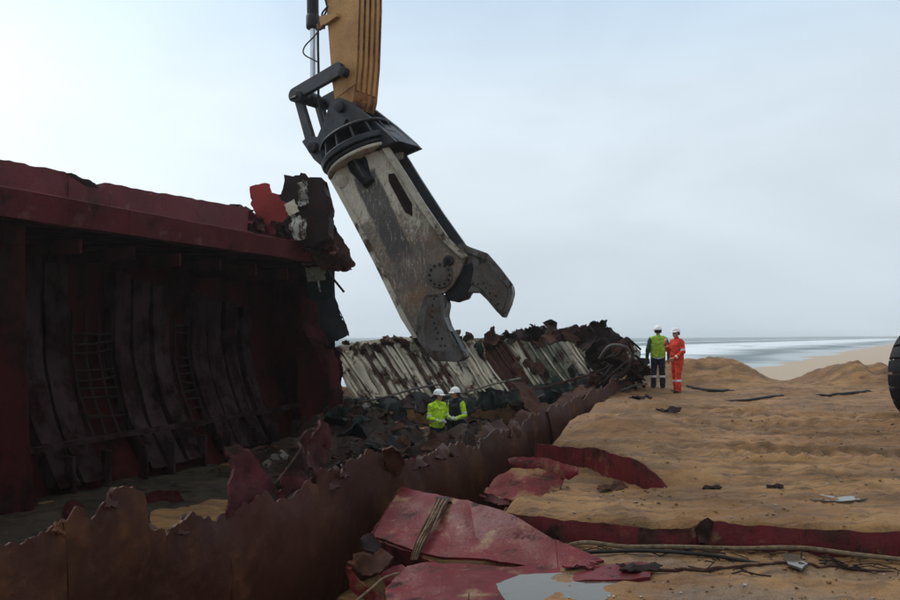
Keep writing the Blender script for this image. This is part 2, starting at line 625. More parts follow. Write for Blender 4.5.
def make_puddle():
    m, nt, b = new_mat('muddy_water')
    b.inputs['Base Color'].default_value = (0.075, 0.066, 0.05, 1)
    b.inputs['Roughness'].default_value = .08
    b.inputs['Specular IOR Level'].default_value = .5
    t = NT(nt)
    t.bump(b, t.noise(6, 3), .08, .02)
    return m


M['water'] = make_puddle()

# ------------------------------------------------------------------ terrain
def vnoise(x, y, seed):
    xi, yi = np.floor(x).astype(np.int64), np.floor(y).astype(np.int64)
    xf, yf = x - xi, y - yi
    u, v = xf * xf * (3 - 2 * xf), yf * yf * (3 - 2 * yf)

    def h(a, b):
        k = (a * 374761393 + b * 668265263 + seed * 1442695041) & 0x7fffffff
        k = ((k ^ (k >> 13)) * 1274126177) & 0x7fffffff
        return ((k ^ (k >> 16)) & 0xffff) / 65535.0
    return (h(xi, yi) * (1 - u) + h(xi + 1, yi) * u) * (1 - v) + (h(xi, yi + 1) * (1 - u) + h(xi + 1, yi + 1) * u) * v - .5


def vfb(x, y, f, seed, o=4, g=.5):
    s, a = 0, 1.0
    for i in range(o):
        s = s + a * vnoise(x * f * 2 ** i + i * 17.3, y * f * 2 ** i - i * 9.1, seed + i)
        a *= g
    return s


def sstep(x, a, b):
    t = np.clip((x - a) / (b - a), 0, 1)
    return t * t * (3 - 2 * t)


EY = [0, 5, 6, 7, 7.8, 8.5, 9.1, 10.2, 11.1, 14, 18, 21, 23.5, 25.5, 27, 29]
EX = [0.2, 0.35, 0.75, 1.05, 0.95, .72, .75, 1.25, 1.5, 2.5, 3.7, 4.6, 4.6, 3.2, -6, -60]


def height(X, Y):
    X, Y = np.asarray(X, float), np.asarray(Y, float)
    big = vfb(X, Y, .45, 3, 3)
    med = vfb(X, Y, 1.6, 11, 3)
    fin = vfb(X, Y, 6.0, 23, 3, .6)
    # stepped sheets of plating under the sand
    y2 = 7.8 - (X - .6) * .17 + .05 * vnoise(X * 2, X * 0, 5)
    y1 = np.interp(X, [-2, 1.4, 2.5, 3.2, 30], [17, 11.1, 9.0, 8.95, 8.6])
    amt1 = np.interp(X, [2.3, 3.2, 5, 30], [.27, .1, .05, .03])
    z = -.50 + .22 * sstep(Y - y2, .0, .20) + .04
    z = z + (.02 + .22) * 0
    z = z + amt1 * sstep(Y - y1, .04, .55)
    z = z + np.interp(X, [2.3, 3.2, 6, 30], [0, .0, .0, .0])
    z = z + (.27 - amt1) * sstep(Y - y1, -.5, 2.6)      # where the step is buried it is only a slope
    z = z + .07 * big + .055 * med + .04 * fin + .018 * vfb(X, Y, 13.0, 29, 2, .6) * (Y < 14)
    # ruts left by tracks
    rut = np.sin(Y * 8.5 + 2.2 * vnoise(X * .35, Y * .35, 41) * 2 + X * .55)
    rz = sstep(X, 2.6, 4.2) * sstep(Y, 8.8, 10.0) * (1 - sstep(Y, 15.0, 18.5))
    z = z + .085 * (np.abs(rut) ** .6 * np.sign(rut)) * rz * np.clip(0.35 + 1.3 * vnoise(X * .5, Y * .8, 43), 0, 1)
    rut2 = np.sin(Y * 15 + 2.5 * vnoise(X * .6, Y * .9, 47))
    z = z + .028 * np.clip(.4 + 1.2 * vnoise(X * .7, Y * 1.5, 49), 0, 1) * rut2 * sstep(X, 1.6, 2.6) * (1 - sstep(Y, 8.6, 9.4))
    # clods thrown up along the bank and boot-churned patches
    ch = np.clip(vnoise(X * .45 + 9, Y * .45, 53) * 2 + .35, 0, 1)
    z = z + ch * .075 * np.abs(vfb(X, Y, 3.1, 57, 3, .6)) * (Y < 26)
    # two machine tracks with cross lugs
    for yc, sl_, wd in ((10.6, -.05, .30), (12.9, -.03, .32), (14.4, .02, .3)):
        dy = Y - (yc + sl_ * X + .18 * vnoise(X * .5, X * 0 + yc, 59))
        inside = sstep(wd - np.abs(dy), -.06, .06) * sstep(X, 3.0, 4.2)
        z = z - inside * (.045 + .03 * np.sin(X * 2 * np.pi / .26 + yc)) + .05 * np.exp(-((np.abs(dy) - wd - .08) / .09) ** 2) * sstep(X, 3.0, 4.2)
    # dug mounds
    def mound(cx, cy, ax, ay, h, p=2.0):
        q = (np.abs((X - cx) / ax)) ** p + (np.abs((Y - cy) / ay)) ** p
        return h * np.exp(-q)
    lump = 1 + .5 * big + .35 * med
    z = z + mound(7.7, 24.0, 2.0, 1.5, .84, 2.4) * lump + mound(9.6, 24.6, .9, 1.1, .22)
    z = z + mound(13.0, 24.0, 1.35, 1.3, .80, 2.4) * lump
    z = z + mound(5.4, 22.3, 1.2, 1.2, .22)
    z = z + mound(10.5, 21.5, 3.0, 1.3, .10)
    z = z + mound(2.7, 12.4, 1.0, 1.5, .30) * lump + mound(3.9, 15.8, 1.1, 1.5, .26) * lump
    z = z + mound(20, 24, 4, 2, .5) * lump
    # the pit where the ship lies
    xe = np.interp(Y, EY, EX) + .25 * vnoise(X * 0 + 3.3, Y * 1.1, 61) + .12 * vnoise(X * 1.5, Y * 3, 62)
    pit = -1.5 + .10 * big + .08 * med + .03 * fin
    w = sstep(xe - X, -.05, .75)
    z = z * (1 - w) + pit * w
    # open beach falling to the sea
    dsh = X * .842 - Y * .540 + 12.9
    beach = np.clip(-1.2 + .022 * dsh, -4, -.62) + .02 * big
    wb = sstep(Y, 25.2, 31.5)
    z = z * (1 - wb) + beach * wb
    return z


def gh(x, y):
    return float(height(np.array([x]), np.array([y]))[0])


def stretch(a, b, step, far_lo, far_hi, g=1.16):
    c = list(np.arange(a, b, step))
    up, s = [c[-1]], step
    while up[-1] < far_hi:
        s *= g
        up.append(up[-1] + s)
    dn, s = [c[0]], step
    while dn[-1] > far_lo:
        s *= g
        dn.append(dn[-1] - s)
    return np.array(list(reversed(dn[1:])) + c + up[1:])


gxs = stretch(-8, 16, .06, -2500, 4000)
gya = np.concatenate([np.arange(4.4, 12.5, .045), np.arange(12.5, 29, .085)])
up, s_ = [gya[-1]], .085
while up[-1] < 5200:
    s_ *= 1.14
    up.append(up[-1] + s_)
gys = np.concatenate([[-40, -10, -3, 1.5, 3.4], gya, up[1:]])
GX, GY = np.meshgrid(gxs, gys)
GZ = height(GX, GY)
nx, ny = len(gxs), len(gys)
co = np.stack([GX.ravel(), GY.ravel(), GZ.ravel()], 1).astype(np.float32)
me = bpy.data.meshes.new('sand_ground')
i0 = (np.arange(ny - 1)[:, None] * nx + np.arange(nx - 1)[None, :]).ravel()
fc = np.stack([i0, i0 + 1, i0 + nx + 1, i0 + nx], 1).astype(np.int32)
me.vertices.add(len(co))
me.vertices.foreach_set('co', co.ravel())
me.loops.add(fc.size)
me.loops.foreach_set('vertex_index', fc.ravel())
me.polygons.add(len(fc))
me.polygons.foreach_set('loop_start', np.arange(0, fc.size, 4, dtype=np.int32))
me.polygons.foreach_set('loop_total', np.full(len(fc), 4, dtype=np.int32))
me.update()
me.validate()
me.materials.append(M['sand'])
structure(from_me('sand_ground', me, smooth=True, angle=180))

# sea: one sheet with swell near the shore
sx = np.concatenate([np.arange(-3000, -60, 120), np.arange(-60, 330, 2.6), np.arange(330, 5000, 150)])
sy = np.concatenate([np.arange(27, 330, 2.6), np.arange(330, 5200, 150)])
AX, AY = np.meshgrid(sx, sy)
DS = AX * .842 - AY * .540 + 12.9
AZ = -1.22 + .09 * vfb(AX, AY, .12, 71, 3)
ph = -DS + 14 * vfb(AX, AY, .03, 77, 2)
AZ = AZ + .30 * np.exp(-((ph - 52) / 6.0) ** 2) + .28 * np.exp(-((ph - 112) / 7.0) ** 2) + .16 * np.exp(-((ph - 26) / 4.0) ** 2)
AZ = np.where((AY > 326) | (AX > 320) | (AX < -60), -1.22, AZ)
V = np.stack([AX.ravel(), AY.ravel(), AZ.ravel()], 1)
n_ = len(sx)
Fq = [(j * n_ + i, j * n_ + i + 1, (j + 1) * n_ + i + 1, (j + 1) * n_ + i) for j in range(len(sy) - 1) for i in range(n_ - 1)]
structure(mesh('sea', V, Fq, M['sea'], angle=180))

# low headland far along the shore
def hl(u, v):
    x = 420 + u * 1900
    y = 1250 + v * 260 - u * 500
    h = 10 * math.sin(math.pi * min(1, max(0, v))) * (u ** .5) * (1 + .3 * fb((x * .004, 0, 0), 1, 5))
    return (x, y, -1.4 + h)


structure(mesh('headland', *grid(hl, 60, 8, .5), plain('headland_scrub', (0.07, 0.08, 0.06), .9, 0, .3, .01), angle=180))

# ------------------------------------------------------------------ haze of sea spray over the beach
# (one closed box of thin even air round the camera and everything built; the sky stays outside)
hz_m = bpy.data.materials.new('sea_haze')
hz_m.use_nodes = True
hz_m.node_tree.nodes.clear()
ho = hz_m.node_tree.nodes.new('ShaderNodeOutputMaterial')
hv = hz_m.node_tree.nodes.new('ShaderNodeVolumePrincipled')
hv.inputs['Color'].default_value = (0.96, 0.98, 1.0, 1)
hv.inputs['Anisotropy'].default_value = 0.65
hv.inputs['Density'].default_value = 0.0006
hz_m.node_tree.links.new(hv.outputs[0], ho.inputs['Volume'])
hz = mesh('haze', *prism([Vector((-3300, -60, -5.4)), Vector((5600, -60, -5.4)), Vector((5600, 6200, -5.4)), Vector((-3300, 6200, -5.4))], (0, 0, 21.5)), hz_m, smooth=False)
stuff(hz)

# ------------------------------------------------------------------ the standing ship section
hulk = thing('ship_section', 'dark red ship section with overhanging deck edge and open ribbed hold', 'ship wreck', shp(12, 13, -1.5))


def lerpy(tab, x):
    return float(np.interp(x, [p[0] for p in tab], [p[1] for p in tab]))


TOP = [(-130, 132), (0, 160), (64, 172), (69, 174), (75, 176), (90, 183), (96, 186), (101, 182), (130, 188), (170, 195), (200, 200), (243, 208), (340, 228)]
MID = [(-130, 162), (0, 186), (243, 231), (340, 249)]
BOT = [(-130, 196), (0, 215), (310, 261), (340, 266)]


def course(name, x0, x1, ya, yb, Ta, Tb, mat, amp=.03, jag=0.0, seed=0, th=.045):
    nu = max(6, int((x1 - x0) / 5))

    def f(u, v):
        x = x0 + (x1 - x0) * u
        a, b = at_t(x, lerpy(ya, x), Ta), at_t(x, lerpy(yb, x), Tb)
        p = a.lerp(b, v)
        k = fb(p, .8, seed) * amp + fb(p, 3.0, seed + 5) * amp * .25
        if jag and v == 0:
            p.z += fb(p, 7.0, seed + 2) * jag * .45
        return p + Vector((CU, -SU, 0)) * k
    return mesh(name, *grid(f, nu, 8, th), mat, hulk)


TOPJ = TOP
for i, (a, b) in enumerate(((-130, -6), (-7, 68), (67, 160), (159, 246))):
    course('deck_edge_plate', a, b, TOPJ, MID, 12.0 + .03 * (i % 2), 12.0 + .03 * (i % 2), M['hull_red'], .035, .05, 1 + i)
for i, (a, b) in enumerate(((-130, 31), (30, 129), (128, 215), (214, 322))):
    course('deck_edge_plate', a, b, [(x, y + .6) for x, y in MID], BOT, 11.93, 12.1 + .02 * (i % 2), M['hull_red'], .035, 0, 11 + i)
# flat bar along the fold between the two courses and a torn coaming bar on top
mesh('weld_seam', *tube([at_t(x, lerpy(MID, x) + .3, 11.91) for x in range(-130, 262, 8)], .02, 6), M['hull_red'], hulk)
# deck and the hold's ceiling
mesh('deck', *grid(lambda u, v: shp(-1 + 18.2 * u, 12.02 + 4 * v, 4.28 - .3 * u - .1 * v + .03 * nz((u * 9, v * 4, 0))), 24, 6, .04), M['hull_red'], hulk)
mesh('hold_ceiling', *grid(lambda u, v: shp(-1 + 18.6 * u, 12.12 + 3.0 * v, 3.60), 20, 4, .04), M['inner'], hulk)
for k in range(14):
    s = 1.0 + 1.2 * k
    mesh('deck_beam', *box(shp(s, 13.3, 3.36 - .012 * k), Vector((SU, CU, 0)), Vector((-CU, SU, 0)), Vector((0, 0, 1)), .03, 1.05, .13, .006), M['inner'], hulk)


def wall_t(z):
    return 14.25 - 1.45 * max(0.0, min(1.0, (1.4 - z) / 3.0)) ** 1.7


SE = 17.3                      # the section ends here
for k in range(6):
    s0, s1 = 0.0 + k * 3.0, min(SE + .3, 3.0 + k * 3.0 - .02)

    def f(u, v, s0=s0, s1=s1):
        z = 3.7 - 5.4 * v
        s = s0 + (s1 - s0) * u
        return shp(s, wall_t(z) + .05 * nz((s, 0, z), .9, 3) + .03 * (k % 2), z)
    mesh('hold_wall_plate', *grid(f, 10, 16, .03), M['inner'], hulk)


def s_of(px, T):
    p = at_t(px, HOR, T)
    return SU * p.x + CU * p.y


def rib(px0, px1, ztop, zbot, proud, seed):
    s0, s1 = s_of(px0, 13.9 - proud), s_of(px1, 13.9 - proud)
    prof = [(s0, .0), (s0, proud), (s0 * .5 + s1 * .5, proud * 1.05), (s1, proud), (s1, .0)]

    def f(u, v):
        s, o = prof[int(round(u * 4))]
        z = ztop + (zbot - ztop) * v
        e = .035 * fb((s * .2, seed, z), 1.3, seed) * (1 if o else 0)
        return shp(s + e, wall_t(z) - o + .04 * nz((seed, s, z), 1.3, seed), z)
    return mesh('hold_frame', *grid(f, 4, 26, .02), M['ribm'], hulk)


RIBS = [(31, 53, .30), (57, 79, .28), (127, 141, .32), (145, 160, .3), (165, 180, .34), (203, 217, .3), (219, 232, .3), (236, 247, .3), (252, 261, .28)]
for i, (a, b, pr) in enumerate(RIBS):
    a, b, pr = a + (b - a) * .03, b - (b - a) * .03, pr + .05
    rib(a, b, 3.2 - .1 * i, -1.25 + .02 * i, pr, 31 + i * 3)
mesh('web_plate', *grid(lambda u, v: shp(s_of(-70, 12.5) + (s_of(27, 12.5) - s_of(-70, 12.5)) * u, 12.6 + .04 * nz((u * 5, v * 5, 3)) - .25 * v * v, 3.55 - 5.1 * v), 10, 20, .05), M['inner'], hulk)
# grids of small bars between the frames
AS, AT_, AZ_ = Vector((SU, CU, 0)), Vector((-CU, SU, 0)), Vector((0, 0, 1))


def bars(px0, px1, nvert, z0, z1, nr, off):
    T = 13.9 - off
    s0, s1 = s_of(px0, T), s_of(px1, T)
    for i in range(nvert):
        s = s0 + (s1 - s0) * i / max(1, nvert - 1)
        pts = [shp(s + .03 * nz((s, z0 + (z1 - z0) * j / 12, 1), 2), wall_t(z0 + (z1 - z0) * j / 12) - off, z0 + (z1 - z0) * j / 12) for j in range(13)]
        mesh('grid_bar', *tube(pts, .036, 5), M['rustdark'], hulk)
    for j in range(nr):
        z = z0 + (z1 - z0) * (j + .5) / nr
        d = .09 * (random.random() - .5)
        if random.random() < .22:
            continue
        mesh('rung', *tube([shp(s0, wall_t(z) - off - .02, z + d), shp((s0 + s1) / 2, wall_t(z) - off - .03, z - abs(d) * .6), shp(s1, wall_t(z) - off - .02, z - d)], .03, 5), M['rustdark'], hulk)


bars(84, 122, 4, 2.15, -.55, 14, .22)
bars(185, 199, 2, 2.0, -.6, 13, .22)
# stringer along the foot of the frames, and the brackets below it
sp = [shp(2 + 14.8 * k / 30, 12.75 + .02 * nz((k, 0, 0), .4), -.62 + .012 * k + .03 * nz((k, 3, 0), .5)) for k in range(31)]
mesh('stringer', *thicken([p + AZ_ * h for h in (.05, -.05) for p in sp], [(k, k + 1, k + 32, k + 31) for k in range(30)], .16, Vector((CU, -SU, 0))), M['ribm'], hulk)
for k in range(13):
    s = 6.0 + .85 * k + .2 * random.random()
    mesh('bracket', *box(shp(s, 12.75, -1.02), AS, AT_, AZ_, .035, .12, .36, .005), M['ribm'], hulk)
# transverse bulkhead that closes the hold
mesh('end_bulkhead', *grid(lambda u, v: shp(SE + .05 * nz((u * 3, v * 6, 2)), 12.15 + 2.9 * u, 3.62 - 5.2 * v), 10, 20, .05), M['inner'], hulk)
mesh('outer_shell', *grid(lambda u, v: shp(-1 + 18.5 * u, 15.1 + .05 * nz((u * 6, v * 3, 9)), 4.2 - 6 * v), 20, 8, .05), M['hull_red'], hulk)


def pl(name, px, Y, mat, parent, th=.03, amp=.05, freq=1.6, cell=.12, jag=.03, seed=0.0, dY=None):
    pts = [at(p[0], p[1], Y + (p[2] if len(p) > 2 else 0)) for p in px]
    return mesh(name, *poly_plate(pts, th, amp, freq, cell, jag, seed), mat, parent, angle=28)


# torn end of the section: crumpled rim, block of torn structure, hanging sheets
pl('torn_end_plate', [(300, 262), (322, 260), (330, 300, .4), (333, 345, .5), (341, 352, .2), (343, 400), (332, 442, -.3), (302, 442, -.2), (297, 350, .5)], 20.6, M['inner'], hulk, .05, .1, 1.2, .16, .07, 1)
pl('torn_end_plate', [(318, 345), (334, 350), (341, 372), (340, 405, -.2), (331, 420, -.2), (328, 390)], 20.2, M['dim_red'], hulk, .03, .12, 1.6, .12, .07, 2)
pl('torn_red_plate', [(250, 187), (267, 183), (272, 193), (287, 197), (290, 224), (262, 224), (251, 205)], 19.6, M['bright_red'], hulk, .05, .05, 1.4, .12, .03, 3)
blk = pl('torn_block', [(286, 184), (300, 179), (320, 181), (329, 189), (335, 212), (333, 240), (318, 247), (300, 244), (290, 236), (297, 208), (285, 202)], 19.4, M['rustdark'], hulk, .5, .08, 1.6, .13, .022, 4)
pl('paint_remnant', [(297, 183), (307, 181), (308, 205), (299, 207)], 18.78, M['white'], blk, .05, .12, 3, .06, .05, 5)
pl('paint_remnant', [(292, 214), (306, 219), (308, 238), (298, 241), (290, 230)], 18.76, M['white'], blk, .05, .16, 3, .06, .05, 6)
pl('paint_remnant', [(284, 205), (294, 199), (300, 212), (290, 216)], 18.76, M['cream'], blk, .02, .08, 2, .08, .03, 7)
for i, (c, m) in enumerate((
        ([(228, 212), (246, 206), (256, 214), (252, 226), (236, 228)], 'rust'),
        ([(246, 218), (272, 213), (284, 224), (262, 236), (244, 232)], 'rust'),
        ([(262, 228), (300, 228), (318, 240), (314, 256), (280, 246)], 'hull_red'),
        ([(282, 240), (316, 246), (330, 262), (305, 266), (286, 258)], 'rust'),
        ([(318, 240), (334, 224), (343, 240), (355, 266), (343, 271), (326, 263)], 'rust'),
        ([(322, 256), (344, 252), (352, 270), (334, 272)], 'hull_red'),
        ([(270, 204), (290, 202), (300, 224), (282, 230)], 'rustdark'),
        ([(248, 228), (290, 238), (300, 262), (262, 258)], 'hull_red'),
        ([(228, 205), (240, 204), (245, 214), (233, 220)], 'rustdark'),
        ([(300, 222), (322, 236), (340, 256), (325, 270), (300, 250)], 'rust'))):
    pl('torn_rim', [(x, y, .25 * math.sin(7 * x + y)) for x, y in c], 19.7 + .12 * (i % 3), M[m], hulk, .03, .16, 2.2, .1, .06, 20 + i)
pl('hanging_sheet', [(303, 270), (331, 269), (334, 298), (309, 301)], 20.5, M['green'], hulk, .04, .06, 1.6, .12, .04, 40)
pl('hanging_sheet', [(310, 300), (335, 297), (349, 334), (338, 341), (324, 339), (315, 322)], 20.6, M['black'], hulk, .04, .08, 1.6, .12, .05, 41)
pl('hanging_sheet', [(302, 296), (316, 302), (320, 328), (330, 345), (316, 352), (304, 330)], 20.3, M['dim_red'], hulk, .03, .14, 2, .1, .06, 42)
pl('hanging_sheet', [(305, 268), (326, 266), (326, 280), (308, 282)], 20.3, M['olive'], hulk, .03, .1, 2, .1, .05, 43)
mesh('bent_rod', *tube([at(326, 266, 20.3), at(331, 276, 20.3), at(344, 292, 20.2)], .035, 6), M['rustdark'], hulk)
mesh('bent_rod', *tube([at(334, 300, 20.3), at(343, 318, 20.3), at(349, 336, 20.3)], .015, 5), M['rustdark'], hulk)
mesh('bent_rod', *tube([at(310, 272, 20.2), at(318, 280, 20.1), at(320, 292, 20.1)], .03, 5), M['white'], hulk)
for i in range(9):                 # ragged crust where the rim was cut
    x = 238 + i * 11.5 + random.uniform(-3, 3)
    y = 212 + i * 5.2 + random.uniform(-5, 4)
    w, h = random.uniform(6, 11), random.uniform(5, 10)
    pl('torn_scrap', [(x - w, y, .2), (x, y - h, -.2), (x + w, y - h * .2, .2), (x + w * .4, y + h, -.3), (x - w * .6, y + h * .8)], 19.45, M[random.choice(['rust', 'rustdark', 'hull_red'])], hulk, .025, .2, 3, .07, .05, 60 + i)
# a torn strip standing up from the deck edge
pl('torn_rim', [(66, 174), (72, 173), (95, 183), (101, 189), (86, 186)], 12.9, M['rustdark'], hulk, .02, .03, 3, .06, .02, 77)

# ------------------------------------------------------------------ the cut side of the hull in front of the hold
side = thing('torn_hull_side', 'long rust brown hull side with ragged torn top edge', 'hull plate', shp(9, 5, -1.6))
LIP = [(-90, 566), (-40, 556), (0, 545), (14, 546), (30, 537), (48, 531), (60, 520), (72, 512), (84, 519), (92, 516), (104, 500), (112, 491), (124, 489), (137, 493), (140, 512), (141, 530), (150, 531), (158, 528), (160, 536), (172, 525), (183, 519), (187, 513), (193, 513), (198, 520), (204, 517), (212, 521),
       (222, 516), (240, 505), (262, 492), (272, 500), (283, 501), (290, 497), (305, 482), (315, 484), (320, 472), (324, 470), (328, 482), (338, 478), (345, 462), (352, 459), (360, 453), (374, 455), (385, 451), (392, 459), (402, 461), (415, 463), (424, 455), (430, 451), (445, 449), (452, 444), (462, 446), (478, 449),
       (480, 441), (492, 430), (503, 431), (515, 424), (522, 426), (530, 417), (545, 413), (553, 405), (560, 409), (575, 398), (583, 399), (590, 390), (605, 388), (612, 380), (632, 376)]


_r = random.Random(21)
_l = []
for (xa, ya), (xb, yb) in zip(LIP[:-1], LIP[1:]):          # flame-cut burrs between the traced points
    _l.append((xa, ya))
    q = xa + _r.uniform(2.0, 4.5)
    while q < xb - 1.5:
        _l.append((q, ya + (yb - ya) * (q - xa) / (xb - xa) + _r.choice([-2.4, -1.2, 1.0, 2.0, 3.6]) * _r.random() * (1.0 if q > 150 else 1.3)))
        q += _r.uniform(1.7, 5.0)
LIP = _l + [LIP[-1]]


def lip_plate(x0, x1, T, seed, lean=.25):
    nu = int((x1 - x0) / 1.2)

    def f(u, v):
        x = x0 + (x1 - x0) * u
        top = at_t(x, lerpy(LIP, x), T)
        s = SU * top.x + CU * top.y
        z0 = top.z + ((.06 * fb((s * 3, 0, 0), 2.5, seed) + .10 * max(0, nz((s * 6.1, 1, 0), 1, seed)) ** 1.5) if v == 0 else 0)
        z = z0 + (-1.75 - z0) * v
        t = T + lean * (v - .0) ** 2 * .9 - .13 * math.sin(math.pi * min(1, v * 1.1)) * .9 + .055 * fb((s, 0, z), .8, seed) + .014 * fb((s, 0, z), 2.6, seed + 4)
        return shp(s, t, z)
    return mesh('hull_side_plate', *grid(f, nu, 22, .03), M['lip'], side, angle=38)


for i, (a, b) in enumerate(((-90, 61), (60, 223), (222, 346), (345, 397), (396, 479.5), (479, 549), (548, 632))):
    lip_plate(a, b, 5.0 + .035 * (i % 2), 3 + i * 2)


def plT(name, px, T, mat, parent, th=.025, amp=.06, freq=1.6, cell=.09, jag=.02, seed=0.0):
    pts = [at_t(p[0], p[1], T + (p[2] if len(p) > 2 else 0)) for p in px]
    return mesh(name, *poly_plate(pts, th, amp, freq, cell, jag, seed), mat, parent, angle=28)


# curled flaps that rise from the torn edge
plT('torn_flap', [(220, 520), (226, 490, .05), (236, 468, .1), (222, 448, .35), (238, 446, .3), (252, 456, .15), (264, 478, .05), (274, 494)], 5.05, M['dim_red'], side, .03, .1, 1.6, .07, .02, 1)
plT('torn_flap', [(282, 500), (284, 476, .05), (294, 452, .15), (303, 432, .3), (312, 428, .3), (309, 450, .15), (306, 470, .1), (304, 486)], 5.1, M['dim_red'], side, .03, .12, 2, .06, .02, 2)
plT('torn_flap', [(303, 488), (306, 462, .1), (311, 436, .2), (318, 420, .35), (328, 424, .3), (333, 446, .2), (327, 468, .1), (322, 484)], 5.2, M['dim_red'], side, .03, .14, 2.2, .06, .02, 3)
plT('torn_flap', [(263, 494), (276, 482, .2), (283, 470, .4), (290, 486, .2), (283, 504)], 5.15, M['rustdark'], side, .02, .1, 2.2, .06, .02, 4)
plT('torn_flap', [(384, 466), (382, 450, -.05), (392, 446, -.15), (402, 452, -.2), (404, 464, -.1), (396, 472)], 4.95, M['lip'], side, .03, .12, 2.5, .05, .01, 5)
plT('torn_flap', [(326, 490), (325, 470), (335, 461, .1), (346, 464, .2), (350, 480, .2), (340, 492)], 5.1, M['rustdark'], side, .03, .12, 2.5, .05, .01, 6)
plT('torn_flap', [(478, 452), (476, 436, .15), (486, 424, .35), (500, 420, .3), (506, 432, .1), (498, 444)], 5.1, M['lip'], side, .03, .12, 2, .07, .02, 7)
plT('torn_flap', [(505, 432), (512, 418, .2), (528, 408, .4), (538, 414, .2), (530, 424)], 5.1, M['rust'], side, .03, .12, 2, .08, .03, 8)
plT('torn_flap', [(533, 423), (520, 398, .5), (510, 383, .8), (522, 384, .7), (545, 404, .3), (548, 418)], 5.1, M['rust'], side, .03, .1, 2, .08, .03, 9)
plT('torn_flap', [(552, 414), (560, 396, .4), (580, 388, .4), (590, 394), (570, 408)], 5.1, M['rust'], side, .03, .12, 2, .1, .03, 10)
for i, (x, y) in enumerate(((112, 496), (186, 520), (60, 524), (332, 476), (345, 468), (420, 462), (440, 452), (455, 450), (515, 428), (150, 534))):
    w, h = random.uniform(5, 9), random.uniform(7, 14)
    plT('torn_flap', [(x - w, y + h), (x - w * .8, y - h * .3, .1), (x + random.uniform(-3, 3), y - h * .7, .2), (x + w, y - h * .2, .1), (x + w * .9, y + h)], 4.93, M['lip'], side, .02, .08, 3, .05, .02, 90 + i)

# ------------------------------------------------------------------ the far wrecked side: leaning cream frames, torn crust on top
far = thing('collapsed_hull_side', 'collapsed hull side with leaning cream and olive frames and torn rusty top', 'hull plate', (1, 23.5, -1.4))
FT = [(330, 349), (345, 344), (370, 341), (400, 337), (430, 341), (455, 338), (480, 339), (500, 336), (520, 332), (545, 331), (570, 328), (600, 328), (625, 340)]
FB = [(345, 403), (380, 402), (420, 400), (470, 397), (500, 392), (540, 389), (580, 381), (620, 372), (650, 370)]


def far_Y(px, v):
    return 23.0 + 1.8 * (px - 335) / 265 + 1.1 * (1 - v)


def far_pt(px, v, off=0.0):
    xb = px + 36 * v
    y = lerpy(FT, px) + (lerpy(FB, xb) - lerpy(FT, px)) * v
    return at(xb, y, far_Y(px, v) - off)


for k in range(5):
    a, b = 328 + k * 57, 384 + k * 57
    mesh('backing_plate', *grid(lambda u, v: far_pt(a + (b - a) * u, v * 1.12, -.12) + Vector((0, .12 * nz((a + u * 40, v * 4, 0), .3), 0)), 16, 10, .04), M['cream' if k < 2 else 'olive' if k < 4 else 'rustdark'], far)
x = 325.0
i = 0
while x < 592:
    w = random.uniform(5.5, 11.0)
    kind = 'cream' if x < 455 else random.choice(['cream', 'cream', 'olive']) if x < 470 else random.choice(['rust', 'cream', 'olive']) if x < 500 else random.choice(['olive', 'olive', 'cream', 'cream', 'rust'])
    v0 = random.uniform(-.02, .10)
    v1 = random.uniform(.93, 1.05)
    sl_ = random.uniform(-3, 4)
    ww = w * random.uniform(.78, 1.0)
    rd = random.uniform(.03, .16)

    def f(u, v, x=x, ww=ww, v0=v0, v1=v1, sl_=sl_, rd=rd, i=i):
        vv = v0 + (v1 - v0) * v
        if v == 0:
            vv += .05 * nz((x, u * 6, 0), 1.0, i)
        if v == 1:
            vv += .06 * nz((x, u * 6, 4), 1.0, i)
        p = far_pt(x + ww * u + sl_ * v + 4.0 * nz((x, v * 3, 0), 1, 7), vv, rd * (1 - abs(2 * u - 1)) + .04 * nz((x, v * 5, u * 3), 1.2, 9))
        return p
    mesh('leaning_frame', *grid(f, 5, 14, .03), M[kind], far, angle=25)
    if random.random() < .75:      # a stiffening bar that stands proud between two frames
        xx = x + w * .95
        q = [far_pt(xx + sl_ * v_ + 1.2 * nz((xx, v_ * 4, 1)), v0 + (v1 - v0) * v_, .20) for v_ in (0, .2, .4, .6, .8, 1)]
        bar = thicken([p + Vector((d, 0, 0)) for d in (-.035, .035) for p in q], [(k, k + 1, k + 7, k + 6) for k in range(5)], .22, Vector((0, -1, 0)))
        mesh('stiffener', *bar, M[random.choice([kind, kind, 'rust', 'cream'])], far)
    x += w
    i += 1
# crust of torn rusty plate along the top
for k in range(58):
    x = 338 + (k % 46) * 5.9 + random.uniform(-3, 3)
    y = lerpy(FT, x) + random.uniform(-3, 7) + (4 if k > 45 else 0)
    w, h = random.uniform(4, 10), random.uniform(3.5, 9)
    if x < 430:
        w, h = w * .6, h * .55
        y += 1
    big = x > 470
    pts = []
    nk = random.randint(5, 7)
    a0 = random.random() * 6
    for q in range(nk):
        a_ = a0 + 2 * math.pi * q / nk
        rr = random.uniform(.55, 1.15)
        pts.append((x + math.cos(a_) * w * rr, y + math.sin(a_) * h * rr, random.uniform(-.3, .3)))
    pl('torn_crust', pts, far_Y(x, .05) - .35 * random.random(), M[random.choice(['rust', 'rustdark', 'rust', 'rustdark'] if big else ['rust', 'rustdark', 'cream'])], far, .03, .22, 2.5, .1, .07, 120 + k)
